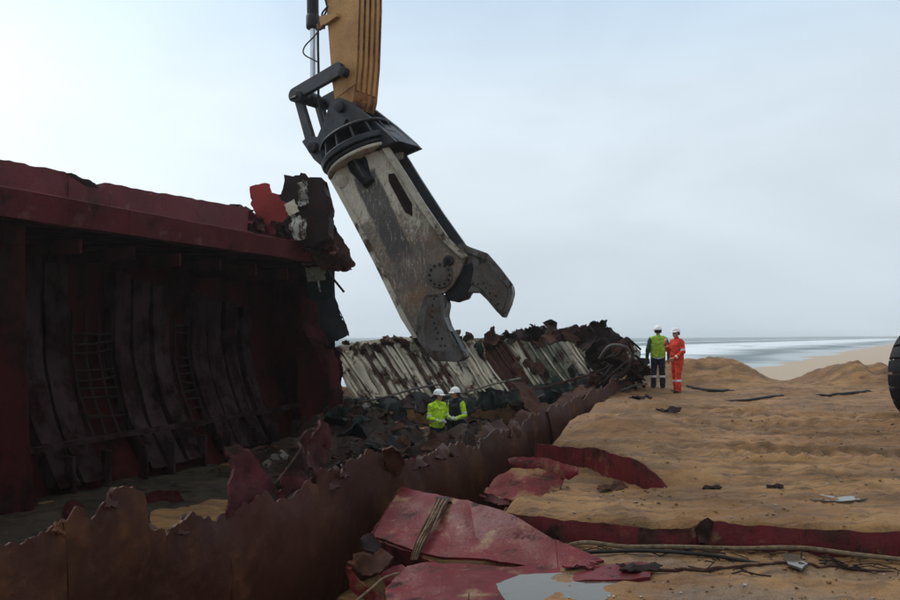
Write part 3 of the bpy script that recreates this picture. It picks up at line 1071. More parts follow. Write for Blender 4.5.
# torn tags still hanging on the frames
for k in range(18):
    x = random.uniform(400, 590)
    v_ = random.uniform(.1, .9)
    p = far_pt(x, v_, .3)
    xx, yy = 450 + F * p.x / p.y, HOR + F * (EYE - p.z) / p.y
    w, h = random.uniform(2.5, 7), random.uniform(4, 12)
    pl('torn_tag', [(xx - w, yy - h * .4, .1), (xx, yy - h, .2), (xx + w * .8, yy - h * .3), (xx + w * 1.3, yy + h, -.25), (xx + w * .2, yy + h * .6, -.1)], p.y, M[random.choice(['rust', 'rustdark', 'cream', 'olive', 'rust', 'green'])], far, .02, .18, 2.5, .09, .05, 160 + k)
# the crumpled dark end
for k, (c, m, Y) in enumerate((
        ([(584, 334), (590, 322), (603, 320), (612, 332), (626, 338), (634, 348), (630, 362), (608, 374), (588, 366)], 'rustdark', 23.6),
        ([(596, 340), (616, 334), (630, 348), (628, 372), (604, 384), (592, 364)], 'rustdark', 23.2),
        ([(610, 345), (627, 338), (640, 352), (636, 372), (616, 366)], 'rust', 22.9),
        ([(575, 332), (592, 326), (598, 340), (588, 352), (574, 346)], 'rustdark', 23.4),
        ([(560, 330), (578, 324), (586, 336), (572, 344)], 'rust', 23.8),
        ([(540, 336), (560, 328), (566, 340), (548, 346)], 'rust', 23.8),
        ([(515, 334), (532, 324), (545, 330), (538, 342), (520, 342)], 'rustdark', 23.7),
        ([(484, 340), (490, 326), (495, 334), (504, 340), (496, 346)], 'rust', 23.6))):
    pl('crumpled_plate', [(a, b, .35 * math.sin(3 * a + b)) for a, b in c], Y, M[m], far, .05, .3, 1.6, .1, .09, 200 + k)
# dark green boot-topping at the foot
for k in range(24):
    x0 = 320 + k * 11.3 + random.uniform(-3, 3)
    w = random.uniform(12, 26)
    y0 = lerpy(FB, x0 + 10) - 3 + random.uniform(-2, 4)
    y1 = y0 + random.uniform(12, 27)
    c = [(x0, y0, .25), (x0 + w * .5, y0 - 2, .3), (x0 + w, y0 + 1, .2), (x0 + w * 1.2, y1 - 6, -.5 * random.random()), (x0 + w * .6, y1, -.7 * random.random()), (x0 + w * .15, y1 - 4, -.4)]
    pl('green_plate', c, 22.3 + k * .06 + random.uniform(-.3, .3), M[('green', 'green', 'rustdark', 'black', 'green')[k % 5]], far, .04, .22, 1.8, .13, .09, 220 + k)
for k in range(3):
    x0 = 352 + k * 80
    mesh('bent_bar', *tube(spline([at(x0, 404 - k * 7, 21.9), at(x0 + 30, 398 - k * 5, 21.8), at(x0 + 62, 389 - k * 5, 22.0), at(x0 + 90, 384 - k * 6, 22.3)], 5), .035, 6), M[('steel', 'olive', 'rust')[k]], far)

# ------------------------------------------------------------------ heap of rubble between the two sides
def heap_z(x, y):
    base = -1.42 + .5 * fb((x, y, 0), .55, 81) + .28 * fb((x, y, 0), 1.9, 83)
    base += .75 * math.exp(-((x - 3.2) / 1.3) ** 2 - ((y - 19.5) / 3) ** 2)
    base += 1.05 * math.exp(-((x + 2.5) / 1.25) ** 2 - ((y - 19.6) / 2.0) ** 2)
    base += .45 * math.exp(-((x + 2.0) / 1.2) ** 2 - ((y - 15.6) / 1.8) ** 2)
    base += .60 * math.exp(-((x - .4) / 1.5) ** 4 - ((y - 16.8) / .75) ** 2)
    w = math.exp(-(math.hypot((x + .08) / 1.1, (y - 18.6) / 1.0)) ** 4)      # trodden flat where the two men stand
    return base * (1 - w) - 1.5 * w


def heap_pt(u, v):
    s, t = 12.2 + 13.5 * v, 5.6 + 8.6 * u
    p = shp(s, t, 0)
    edge = min(u, 1 - u, v, 1 - v) * 8
    z = heap_z(p.x, p.y)
    return (p.x, p.y, z if edge > 1 else z * edge + -1.75 * (1 - edge))


hp = structure(mesh('rubble_bed', *grid(heap_pt, 60, 110, .05), worn('rubble_dark', (0.03, 0.02, 0.016), (0.05, 0.026, 0.016), (0.10, 0.08, 0.06), .45, .62, 3, .3, dust=(0.10, 0.065, 0.035), dust_amt=.05, seed=50), angle=25))
hf = structure(mesh('hold_floor', *grid(lambda u, v: (lambda p: (p.x, p.y, -1.47 + .07 * fb(p, .7, 91) + .06 * fb(p, 2.6, 93) + .10 * max(0, u - .55) - .2 * math.exp(-((14.2 * v - 1 - 9.2) / 1.6) ** 4 - ((5.5 + 8.4 * u - 9.6) / .9) ** 4)))(shp(-1 + 14.2 * v, 5.5 + 8.4 * u, 0)), 70, 110, .05), worn('hold_floor_shaded_mud', (0.045, 0.033, 0.022), (0.025, 0.018, 0.013), (0.08, 0.06, 0.045), .45, .62, 1.2, .3, dust=(0.13, 0.095, 0.05), dust_amt=.16, seed=52), angle=60))  # dark bed carries the shade over the sand; its dip bares a lit patch
# small chips nobody could count
V, Fc = [], []
for k in range(2600):
    s, t = random.uniform(12.4, 25), random.uniform(5.8, 13.5)
    p = shp(s, t, 0)
    z = heap_z(p.x, p.y)
    sz = random.uniform(.04, .16)
    n = len(V)
    a = [Vector((random.uniform(-1, 1), random.uniform(-1, 1), random.uniform(-.5, .5))) * sz for _ in range(4)]
    nrm = Vector((random.uniform(-.3, .3), random.uniform(-.3, .3), 1)) * .02
    c = Vector((p.x, p.y, z + sz * .3))
    V += [c + q for q in a] + [c + q - nrm for q in a]
    Fc += [(n, n + 1, n + 2, n + 3), (n + 4, n + 5, n + 6, n + 7), (n, n + 1, n + 5, n + 4), (n + 1, n + 2, n + 6, n + 5), (n + 2, n + 3, n + 7, n + 6), (n + 3, n, n + 4, n + 7)]
stuff(mesh('scrap_debris', V, Fc, M['rust'], smooth=False))


def scrap(name, label, group, px, py, Y, size, mat, seed, tall=.6, cat='scrap'):
    rng = random.Random(seed)
    c = at(px, py, Y)
    zr = rng.uniform(0, 6.28)
    tilt = rng.uniform(.3, 1.2)
    n = rng.randint(5, 7)
    M3 = Matrix.Rotation(zr, 3, 'Z') @ Matrix.Rotation(tilt, 3, 'X')
    pts = []
    for q in range(n):
        a = 2 * math.pi * q / n
        r_ = size * rng.uniform(.55, 1.15)
        pts.append(c + M3 @ Vector((math.cos(a) * r_, math.sin(a) * r_ * tall, rng.uniform(-.25, .25) * size)))
    o = mesh(name, *poly_plate(pts, .03, size * .25, 1.4 / size, size * .2, size * .08, seed * .37), mat, None, angle=28)
    return tag(o, label, cat, group)


G1 = 'twisted scrap plates behind the torn hull side'
L1_ = 'dark twisted scrap plate in the heap behind the torn hull side'
spots = []
for k in range(64):
    u = random.random() ** 1.3
    px = 335 + u * 245
    Y = random.uniform(15.2, 21.5)
    py = 337 + F * (1.6 - (heap_z((px - 450) / F * Y, Y) + .18)) / Y
    if 420 < px < 474 and 17.5 < Y < 20.2:
        continue
    sz, mk = random.uniform(.28, .62), random.choice(['rust', 'rustdark', 'rustdark', 'green', 'hull_red', 'black'])
    lab = '%s %s scrap plate %s' % ('small' if sz < .4 else 'large' if sz > .52 else 'bent', {'rust': 'rust brown', 'rustdark': 'dark rusty', 'green': 'dark green', 'hull_red': 'red painted', 'black': 'black'}[mk],
                                    'below the cream frames and the torn ship section' if px < 395 else 'beside the two workers in the hold' if px < 490 else 'beyond the torn hull side, under the olive frames')
    scrap('scrap_plate', lab, G1, px, py, Y, sz, M[mk], 300 + k)
G2 = 'scrap plates on the floor of the hold'
for k in range(8):
    s, t = random.uniform(7.5, 16), random.uniform(9.5, 12.2)
    p = shp(s, t, gh(*shp(s, t, 0)[:2]) + .1)
    o = scrap('scrap_plate', 'dark scrap plate lying on the floor of the open hold', G2, 450 + F * p.x / p.y, HOR + F * (EYE - p.z) / p.y, p.y, random.uniform(.25, .5), M[random.choice(['rustdark', 'black', 'inner'])], 400 + k, .5)
# pale lumps on the hold floor
for k, (x, y) in enumerate(((268, 466), (275, 458), (284, 456))):
    tag(pl('pale_scrap', [(x - 4, y + 2), (x - 1, y - 3, .2), (x + 4, y - 2), (x + 3, y + 3, -.2)], 14.6, M['steel'], None, .03, .12, 4, .06, .03, 440 + k), ('small pale scrap lump on the hold floor beside the curled flap', 'pale crumpled scrap on the hold floor between two torn flaps', 'pale scrap beside the tall red torn flap')[k], 'scrap')
# bars and pipes in the tangle beside the standing men
G3 = 'bent bars in the tangle beside the standing workers'
for k in range(16):
    x0, y0 = random.uniform(588, 612), random.uniform(358, 398)
    Y = random.uniform(20.3, 22.4)
    p = [at(x0, y0, Y), at(x0 + random.uniform(10, 18), y0 - random.uniform(4, 14), Y - .2), at(x0 + random.uniform(20, 30), y0 - random.uniform(8, 24), Y), at(x0 + random.uniform(30, 40), y0 - random.uniform(-4, 14), Y + .1)]
    tag(mesh('bent_bar', *tube(spline(p, 5), random.uniform(.025, .055), 6), M[random.choice(['rust', 'rustdark', 'rustdark', 'steel'])]), 'rusty bent bar in the tangle beside the standing workers', 'scrap', G3)
G4 = 'crumpled plates in the tangle beside the standing workers'
for k in range(14):
    scrap('scrap_plate', 'crumpled rusty plate in the tangle beside the standing workers', G4, random.uniform(592, 640), random.uniform(362, 392), random.uniform(20.6, 22.2), random.uniform(.25, .5), M[random.choice(['rust', 'rustdark', 'rustdark'])], 500 + k)
tag(pl('white_sack', [(627, 352), (633, 348, .1), (641, 353), (640, 361, -.1), (630, 360)], 21.6, M['white'], None, .12, .06, 3, .05, .02, 520), 'small white crumpled sheet on top of the tangle by the workers', 'scrap')

# ------------------------------------------------------------------ red plating half buried in the sand
o = thing('red_plate_slab', 'big dented dark red plate slab lying in front of torn hull', 'hull plate', at(470, 560, 7.4))
# flat facets that meet in sharp creases
ka, kb, kc, kd = at(402, 489, 9.3), at(470, 503, 8.4), at(514, 517, 7.75), at(372, 536, 8.15)
ke, kf, kg = at(420, 554, 7.72), at(478, 541, 7.75), at(500, 566, 7.2)
kh, ki, kj = at(556, 543, 7.25), at(604, 563, 6.85), at(560, 574, 6.85)
for q, fct in enumerate(((ka, kb, kf, ke, kd), (kb, kc, kh, kf), (kf, kh, kj, kg), (kf, kg, ke), (kh, ki, kj))):
    mesh('top_plate', *poly_plate(fct, .03, .04, 1.7, .05, .0, 2), M['slab_red'], o, angle=40)
mesh('side_plate', *poly_plate([at(371, 537, 8.13), at(418, 554, 7.73), at(440, 563, 7.53), at(436, 584, 7.6), at(412, 580, 7.8), at(372, 562, 8.2)], .03, .05, 1.5, .06, .015, 3), M['edge_red'], o)
mesh('side_plate', *poly_plate([at(402, 490, 9.32), at(371, 538, 8.17), at(366, 560, 8.3), at(398, 520, 9.4)], .03, .05, 1.5, .08, .015, 4), M['edge_red'], o)
lower = thing('red_plate_sheet', 'creased red plate sheet at the puddle below the dented slab', 'hull plate', at(480, 590, 6.7))
la, lb, lc, ld = at(408, 567, 7.3), at(470, 566, 7.2), at(545, 569, 6.9), at(652, 568, 6.7)
le, lf, lg, lh = at(650, 582, 6.4), at(560, 590, 6.4), at(470, 584, 6.75), at(385, 590, 7.0)
li, lj, lk = at(560, 630, 5.7), at(468, 640, 5.75), at(392, 626, 6.3)
for q, fct in enumerate(((la, lb, lg, lh), (lb, lc, lf, lg), (lc, ld, le, lf), (lh, lg, lj, lk), (lg, lf, li, lj))):
    mesh('sheet', *poly_plate(fct, .03, .045, 2.0, .05, .0, 5), M['slab_red'], lower, angle=40)
mesh('turned_edge', *poly_plate([at(384, 591, 6.98), at(392, 627, 6.28), at(470, 640, 5.73), at(460, 665, 5.9), at(380, 655, 6.4), at(366, 620, 6.9)], .03, .04, 1.5, .08, .02, 6), M['edge_red'], lower)
cr = thing('crumpled_scrap', 'crumpled rusty box of plate at the corner of the red slab', 'scrap', at(372, 575, 7.5))
for k, (c, m) in enumerate((([(347, 563), (362, 552, .2), (382, 548, .3), (394, 560, .1), (384, 572), (362, 578)], 'rust'), ([(347, 565), (360, 580), (384, 600), (372, 604), (352, 590)], 'edge_red'),
                            ([(360, 540), (372, 532, .2), (381, 545, .2), (372, 556), (362, 552)], 'rustdark'), ([(382, 574), (398, 566, .1), (412, 572), (402, 584), (386, 588)], 'slab_red'))):
    pl(('folded_plate'), c, 7.35, M[m], cr, .03, .09, 3, .05, .02, 540 + k)
tag(mesh('cable', *tube(spline([at(355, 602, 6.9), at(372, 588, 7.0), at(384, 578, 7.1), at(400, 573, 7.05)], 6), .012, 6), M['rope']), 'pale cable end beside the crumpled box of plate', 'cable')
# bundle of wire rope that comes out of a slot in the slab
rp = thing('wire_rope', 'bundle of frayed wire rope draped from slot across red slab', 'rope', at(430, 530, 8))
mesh('slot', *poly_plate([at(436, 501, 8.72) + Vector((0, 0, .035)), at(450, 502, 8.6) + Vector((0, 0, .035)), at(452, 507, 8.45) + Vector((0, 0, .035)), at(438, 505, 8.55) + Vector((0, 0, .035))], .02, .01, 2, .05, .0, 8), M['black'], rp)  # black plate paints the dark inside the slot
for k in range(7):
    d = k - 3
    pts = [at(443 + d * 1.9, 504, 8.55) + Vector((0, 0, .05)), at(438 + d * 1.7, 517, 8.25) + Vector((0, 0, .07 + .02 * (k % 2))), at(428 + d * 1.6 + (k % 3), 533, 8.0) + Vector((0, 0, .06)), at(420 + d * 1.3, 548, 7.75) + Vector((0, 0, .05)), at(414 + d * 1.0, 560, 7.66)]
    mesh('strand', *tube(spline(pts, 6), .013, 6), M['rope' if k % 2 else 'rust'], rp)


def strip(name, label, top, drop, mat, seed, th=.03, taper=False):
    """a plate edge that stands out of the sand: top line in the photograph with a distance for each point"""
    T = [at(x, y, Y) for x, y, Y in top]
    n = len(T)

    def f(u, v):
        k = min(n - 2, int(u * (n - 1)))
        p = T[k].lerp(T[k + 1], u * (n - 1) - k)
        dr = drop * (min(1, .15 + 4 * u, .15 + 4 * (1 - u)) if taper else 1)
        q = p + Vector((0, -.018 * math.sin(v * 3.0) - .03 * v + .04 * fb(p, 1.6, seed) + .012 * fb(p, 7, seed), -dr * v + .022 * fb(p, 5, seed) * (1 - v)))
        return q
    o = mesh(name, *grid(f, n * 10, 8, th), mat)
    return o


tag(strip('red_plate_edge', '', [(536, 444, 11.35), (560, 446, 10.8), (600, 449, 10.1), (625, 456, 9.6), (642, 463, 9.3), (655, 472, 9.12), (668, 486, 9.0)], .42, M['edge_red'], 3), 'short red plate edge standing out of the upper sand bank', 'hull plate')
tag(strip('red_plate_edge', '', [(508, 514, 7.85), (545, 518, 7.74), (580, 521, 7.66), (625, 526, 7.57), (665, 529, 7.5), (690, 528, 7.46), (708, 521, 7.44)], .34, M['edge_red'], 5), 'long red plate edge below the sand, between wire rope slab and buckle', 'hull plate')
tag(strip('red_plate_edge', '', [(706, 521, 7.44), (735, 525, 7.38), (790, 528, 7.3), (850, 531, 7.2), (925, 533, 7.1), (1010, 537, 6.95), (1160, 541, 6.75)], .34, M['edge_red'], 7), 'dark red plate edge below the sand running out past the buckle', 'hull plate')
tag(pl('buckled_plate', [(694, 528), (701, 520), (708, 518, .05), (714, 522), (711, 534, -.06), (707, 546, -.08), (699, 545, -.1), (697, 536)], 7.4, M['dim_red'], None, .03, .06, 4, .04, .004, 560), 'dark buckled plate lump where two red edges meet', 'scrap')
# ragged torn sheet at the edge of the middle bank
t2 = thing('torn_red_sheet', 'torn dusty red sheet at the edge of the middle sand bank', 'hull plate', at(510, 480, 9))
cu = strip('curled_edge', '', [(509, 461, 9.5), (524, 457, 9.4), (545, 459, 9.3), (568, 465, 9.15), (578, 470, 9.05)], .16, M['slab_red'], 9, taper=True)
cu.parent = t2
cu.matrix_parent_inverse = Matrix.Translation(t2.location).inverted()
for k, (c, m) in enumerate((([(483, 493), (496, 481, .1), (512, 471, .2), (540, 470, .3), (566, 474, .2), (560, 490, -.1), (540, 505, -.4), (512, 504, -.4)], 'slab_dusty'), ([(482, 495), (505, 499, -.2), (528, 505, -.4), (524, 513, -.5), (500, 508, -.3), (486, 502)], 'dim_red'))):
    pl('torn_sheet', c, 9.0, M[m], t2, .035, .06, 2.6, .05, .03, 570 + k)
def flat_on_sand(px, lift):
    out = []
    for x, y in px:
        Y = (EYE + .22) * F / (y - HOR)
        X = (x - 450) / F * Y
        out.append(Vector((X, Y, gh(X, Y) + lift)))
    return out



# sand slumped over the plating: low banks with ragged toes against the edges
# puddles
def puddle(label, px, z, seed):
    P = []
    for x, y in px:
        Y = (EYE - z) * F / (y - HOR)
        P.append(at(x, y, Y))
    o = mesh('puddle', *poly_plate(P, .02, 0.0, 1, .1, .012, seed), M['water'])
    o.name = 'puddle'
    tag(o, label, 'puddle')
    return o


puddle('large grey puddle on the creased red sheet at the slab', [(496, 586), (520, 577), (560, 575), (596, 577), (622, 583), (616, 596), (590, 612), (540, 618), (505, 604)], -.505, 1)
puddle('small bright puddle in the sand below the dark red edge', [(783, 556), (797, 557), (808, 566), (802, 571), (788, 566)], -.435, 2)
puddle('thin streak of water on the middle sand bank', [(798, 498), (822, 496), (838, 499), (870, 496), (872, 500), (842, 503), (815, 502)], -.225, 3)

# cables and hoses on the sand
def lay(name, label, cat, pts, r, mat, lift=0.0):
    W = []
    for x, y, Y in pts:
        X = (x - 450) / F * Y
        W.append(Vector((X, Y, gh(X, Y) + r * .6 + lift)))
    W[0].z -= 2.5 * r
    W[-1].z -= 2.5 * r
    S = spline(W, 10)
    S = [Vector((p.x, p.y, max(p.z, gh(p.x, p.y) + r * (.45 if 5 < i < len(S) - 6 else -1.4)))) for i, p in enumerate(S)]
    return tag(mesh(name, *tube(S, r, 8), mat), label, cat)


lay('hose', 'thick black hose lying beside the orange worker', 'hose', [(684, 382, 22.4), (696, 388, 21.6), (715, 391, 20.8), (742, 390, 21.3)], .048, M['hose'])
lay('hose', 'black hose curving across the sand below the dug mounds', 'hose', [(716, 399, 19.2), (745, 402, 18.5), (775, 398, 19.4), (790, 396, 20)], .034, M['hose'])
lay('hose', 'dark hose between the second mound and the black tyre', 'hose', [(800, 397, 19.8), (830, 397, 19.8), (858, 393, 20.4), (882, 388, 21.2)], .036, M['hose'])
lay('rope', 'tan rope lying along the foot of the red edges', 'rope', [(548, 530, 7.5), (580, 538, 7.42), (625, 540, 7.38), (665, 543, 7.3), (700, 541, 7.25), (740, 545, 7.2), (800, 547, 7.1), (860, 546, 7.0), (925, 549, 6.9), (1020, 556, 6.7), (1130, 566, 6.4)], .022, M['rope'], .03)
lay('rope', 'dark rope below the red edges lying in the sand', 'rope', [(520, 525, 7.55), (556, 540, 7.2), (620, 549, 7.1), (700, 549, 7.12), (760, 555, 6.95)], .018, M['hose'], .02)
lay('cable', 'dark frayed cable across the lowest sand', 'cable', [(596, 577, 6.6), (640, 573, 6.6), (700, 573, 6.7), (760, 569, 6.8), (820, 572, 6.7), (920, 570, 6.8)], .016, M['rust'], .0)
for k, (x, y, Y, s, m, lab) in enumerate(((640, 577, 6.6, .16, 'rustdark', 'dark rusty scrap at the end of the frayed cable'), (580, 573, 6.75, .14, 'slab_red', 'red scrap plate beside the large grey puddle'),
                                  (612, 468, 9.05, .16, 'rust', 'rusty scrap below the short red plate edge'), (712, 472, 8.95, .1, 'rustdark', 'small dark scrap on the middle sand bank'), (668, 424, 14.2, .22, 'rustdark', 'dark scrap on the sand below the orange worker'),
                                  (640, 400, 18.5, .25, 'rustdark', 'dark scrap half buried at the edge of the upper sand'), (775, 474, 8.85, .09, 'rustdark', 'dark flat scrap on the middle sand bank beyond the buckle'))):
    X = (x - 450) / F * Y
    z = gh(X, Y) + s * .12
    tag(mesh('scrap_piece', *poly_plate([Vector((X + s * a, Y + s * b, z + s * c)) for a, b, c in ((-1.2, -.3, .1), (-.4, -.6, .2), (.8, -.4, .0), (1.3, .2, .2), (.3, .6, .3), (-.9, .5, .1))], .015, s * .3, 3 / s * .5, s * .3, s * .12, 600 + k), M[m]), lab, 'scrap')

# clods and small stones on the sand, past counting
V, Fc = [], []
rng = random.Random(5)
ico = [(0, 0, 1), (.9, 0, .4), (.28, .85, .4), (-.72, .52, .4), (-.72, -.52, .4), (.28, -.85, .4), (.72, .52, -.4), (-.28, .85, -.4), (-.9, 0, -.4), (-.28, -.85, -.4), (.72, -.52, -.4), (0, 0, -1)]
icf = [(0, 1, 2), (0, 2, 3), (0, 3, 4), (0, 4, 5), (0, 5, 1), (1, 6, 2), (2, 7, 3), (3, 8, 4), (4, 9, 5), (5, 10, 1), (6, 7, 2), (7, 8, 3), (8, 9, 4), (9, 10, 5), (10, 6, 1), (11, 7, 6), (11, 8, 7), (11, 9, 8), (11, 10, 9), (11, 6, 10)]
cl = []
for k in range(2600):
    Y = 4.8 + 19 * rng.random() ** 1.7
    X = rng.uniform(-.2, .66) * Y
    if X < np.interp(Y, EY, EX) + .1:
        continue
    cl.append((X, Y))
hz_ = height(np.array([c[0] for c in cl]), np.array([c[1] for c in cl]))
for (X, Y), z in zip(cl, hz_):
    sz = .006 + .020 * rng.random() ** 4
    n = len(V)
    a = rng.random() * 6.28
    for p in ico:
        r_ = sz * rng.uniform(.7, 1.3)
        V.append((X + (p[0] * math.cos(a) - p[1] * math.sin(a)) * r_, Y + (p[0] * math.sin(a) + p[1] * math.cos(a)) * r_, z + p[2] * r_ * .7 + sz * .2))
    Fc += [tuple(i + n for i in f) for f in icf]
stuff(mesh('sand_clods', V, Fc, M['sand'], angle=60))
V, Fc = [], []
for k in range(320):                # pale chips of paint and shell
    Y = 5.2 + 10 * rng.random() ** 1.4
    X = rng.uniform(0.05, .62) * Y
    if X < np.interp(Y, EY, EX) + .1:
        continue
    z = gh(X, Y) + .006
    sz = rng.uniform(.006, .022)
    n = len(V)
    a = rng.random() * 6.28
    q = [Vector((math.cos(a + i * 1.57) * sz * rng.uniform(.5, 1.4), math.sin(a + i * 1.57) * sz * rng.uniform(.5, 1.2), rng.uniform(0, .006))) for i in range(4)]
    V += [Vector((X, Y, z)) + p for p in q] + [Vector((X, Y, z - .006)) + p for p in q]
    Fc += [(n, n + 1, n + 2, n + 3), (n + 7, n + 6, n + 5, n + 4), (n, n + 1, n + 5, n + 4), (n + 1, n + 2, n + 6, n + 5), (n + 2, n + 3, n + 7, n + 6), (n + 3, n, n + 4, n + 7)]
stuff(mesh('paint_chip_litter', V, Fc, M['white'], smooth=False))

# matted strands of rusty wire and weed along the foot of the plate edges
V, Fc = [], []
for k in range(80):
    if k < 50:
        X = rng.uniform(.9, 4.6)
        Y = 7.8 - (X - .6) * .17 - rng.uniform(.05, .5) ** 1.0
    else:
        X = rng.uniform(1.1, 4.4)
        Y = 6.65 + rng.gauss(0, .10)
    a = rng.gauss(0, .35)
    L = rng.uniform(.08, .38)
    pts = []
    for q in range(4):
        x = X + math.cos(a) * L * (q / 3 - .5)
        y = Y + math.sin(a) * L * (q / 3 - .5) + rng.gauss(0, .02)
        pts.append(Vector((x, y, gh(x, y) + .006 + rng.random() * .035)))
    v, f = tube(pts, rng.uniform(.003, .008), 4)
    n = len(V)
    V += v
    Fc += [tuple(i + n for i in q) for q in f]
stuff(mesh('wire_debris', V, Fc, M['rustdark']))

# ------------------------------------------------------------------ excavator arm
YA = 13.0
A_, B_, Z_ = Vector((-.766, .643, 0)), Vector((.643, .766, 0)), Vector((0, 0, 1))


def arm_pt(px, py, b):
    """photograph ray met with the plane of the arm shifted b along its thickness direction"""
    O = at(358, 60, YA) + B_ * b
    d = Vector(((px - 450) / F, 1, -(py - HOR) / F))
    k = (O - Vector((0, 0, EYE))).dot(B_) / d.dot(B_)
    return Vector((0, 0, EYE)) + d * k


arm = thing('excavator_arm', 'ochre excavator arm with hydraulic ram, hanging down from above', 'excavator', at(352, 105, YA + .2))
# side outline of the stick, then its width along B_
BW = .56
sideo = [(327, -170), (326, 0), (329, 40), (332, 80), (334, 99), (352, 108), (354, 96), (357, 60), (359, 0), (359, -170)]
stick = mesh('stick', *prism([arm_pt(x, y, 0) for x, y in sideo], B_ * BW, .015), [M['ochre'], M['ochre_run']], arm)
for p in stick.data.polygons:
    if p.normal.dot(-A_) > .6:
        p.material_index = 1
# wear strips that run down the stick's inner face
for k in range(4):
    b0 = .07 + k * .125
    q = [arm_pt(359, -170, 0) + B_ * b0, arm_pt(359, 0, 0) + B_ * b0, arm_pt(357.2, 60, 0) + B_ * b0, arm_pt(354.5, 90, 0) + B_ * b0]
    mesh('wear_strip', *thicken([p + B_ * d + (-A_) * .02 for d in (-.032, .032) for p in q], [(i, i + 1, i + 5, i + 4) for i in range(3)], .05, -A_), M['ochre'], arm)
mesh('seam_plate', *thicken([arm_pt(x, y, -.012) for x, y in ((330.5, 50), (357, 50), (355, 84), (336, 98), (332, 82))], [(0, 1, 2, 3, 4)], .02, -B_), M['ochre'], arm)
# ram: barrel, gland, rod
b_mid = BW / 2
J = arm_pt(297, 96, b_mid)
topr = arm_pt(300, -170, b_mid)
ra = (topr - J).normalized()
L = (topr - J).length
k0 = (arm_pt(300, 26, b_mid) - J).length
RT = arm_pt(311, -170, b_mid)
RB = arm_pt(313, 26, b_mid)
mesh('ram_barrel', *cyl(RB, RT, .112, 24, .02), M['bracket'], arm)
mesh('ram_gland', *cyl(RB + (RB - RT).normalized() * .05, RB - (RB - RT).normalized() * .2, .13, 24, .02), M['bracket'], arm)
JR = arm_pt(313, 100, b_mid)
mesh('ram_rod', *cyl(JR, RB, .06, 20), M['chrome'], arm)
mesh('rod_eye', *cyl(JR - B_ * .12, JR + B_ * .12, .13, 20, .015), M['bracket'], arm)
mesh('hydraulic_hose', *tube(spline([arm_pt(325, 20, -.02), arm_pt(316, 34, -.04), arm_pt(305, 46, -.05), arm_pt(304, 54, -.05), arm_pt(314, 60, -.03), arm_pt(318, 62, .0)], 6), .014, 6), M['hose'], arm)
mesh('hydraulic_hose', *tube(spline([arm_pt(318, 27, -.02), arm_pt(318, 45, -.02), arm_pt(318.5, 70, -.03), arm_pt(319, 104, -.03), arm_pt(326, 130, -.04), arm_pt(329, 142, -.04)], 6), .024, 6), M['hose'], arm)
for k, q in enumerate((((322, -10), (327, 8), (321, 20), (318, 28)), ((328, 6), (322, 14), (324, 24), (320, 30)))):
    mesh('hydraulic_hose', *tube(spline([arm_pt(x, y, -.05 - .02 * k) for x, y in q], 6), .018, 6), M['hose'], arm)
mesh('pipe_clamp', *prism([arm_pt(x, y, -.09) for x, y in ((319, 16), (336, 12), (337, 16), (325, 24), (320, 26))], B_ * .07, .006), M['ochre'], arm)
mesh('pipe_clamp', *prism([arm_pt(x, y, -.08) for x, y in ((316, 24), (323, 22), (323, 28), (317, 29))], B_ * .06, .006), M['ochre_run'], arm)
# links on both sides of the stick
def link_bar(name, p0, p1, w0, w1, b0, th, mat, parent):
    a, c = arm_pt(p0[0], p0[1], 0) + B_ * b0, arm_pt(p1[0], p1[1], 0) + B_ * b0
    d = (c - a).normalized()
    n = B_.cross(d).normalized()
    o = []
    for i in range(9):
        an = math.pi / 2 + math.pi * i / 8
        o.append(a + d * math.cos(an) * w0 + n * math.sin(an) * w0)
    for i in range(9):
        an = -math.pi / 2 + math.pi * i / 8
        o.append(c + d * math.cos(an) * w1 + n * math.sin(an) * w1)
    return mesh(name, *prism(o, B_ * th, .01), mat, parent)


for b0 in (-.11, BW + .02):
    link_bar('link', (341, 71), (297, 96), .13, .125, b0, .09, M['bracket'], arm)
    link_bar('tipping_link', (297, 96), (312, 148), .10, .115, b0 + .10 * (1 if b0 < 0 else -1), .08, M['bracket'], arm)
mesh('pin', *cyl(arm_pt(341, 71, -.16), arm_pt(341, 71, 0) + B_ * (BW + .16), .085, 20, .012), M['bracket'], arm)
mesh('pin', *cyl(arm_pt(297, 96, -.17), arm_pt(297, 96, 0) + B_ * (BW + .16), .10, 20, .012), M['bracket'], arm)
mesh('pin', *tube([arm_pt(297, 96, -.17), arm_pt(291, 99, -.2)], .03, 8), M['bracket'], arm)

# ------------------------------------------------------------------ hydraulic shear
NRM = Vector((-math.sin(R(14)), -math.cos(R(14)), 0))     # its cheek faces a little to the left of the camera
BK = -NRM
PO = at(385, 200, YA - .35)


def sp_(px, py, off=0.0):
    """photograph ray met with the cheek plane of the shear, off metres in front of it"""
    d = Vector(((px - 450) / F, 1, -(py - HOR) / F))
    O = Vector((0, 0, EYE))
    k = (PO + NRM * off - O).dot(NRM) / d.dot(NRM)
    return O + d * k


shear = thing('hydraulic_shear', 'huge worn cream steel shear with open jaws on excavator arm', 'shear', sp_(365, 152))
TH = .62


def part(name, px, off, th, mat, bev=.012, parent=None):
    return mesh(name, *prism([sp_(x, y, off) for x, y in px], BK * th, bev), mat, parent or shear)


# head bracket: two ribbed ears that carry the pins, on a round flange
AXD = (sp_(440, 340) - sp_(362, 152)).normalized()             # axis of the shear
CR = sp_(361, 152, -.36)                                           # centre of the turntable
AXR = AXD.cross(NRM).normalized()
if AXR.x < 0:
    AXR = -AXR


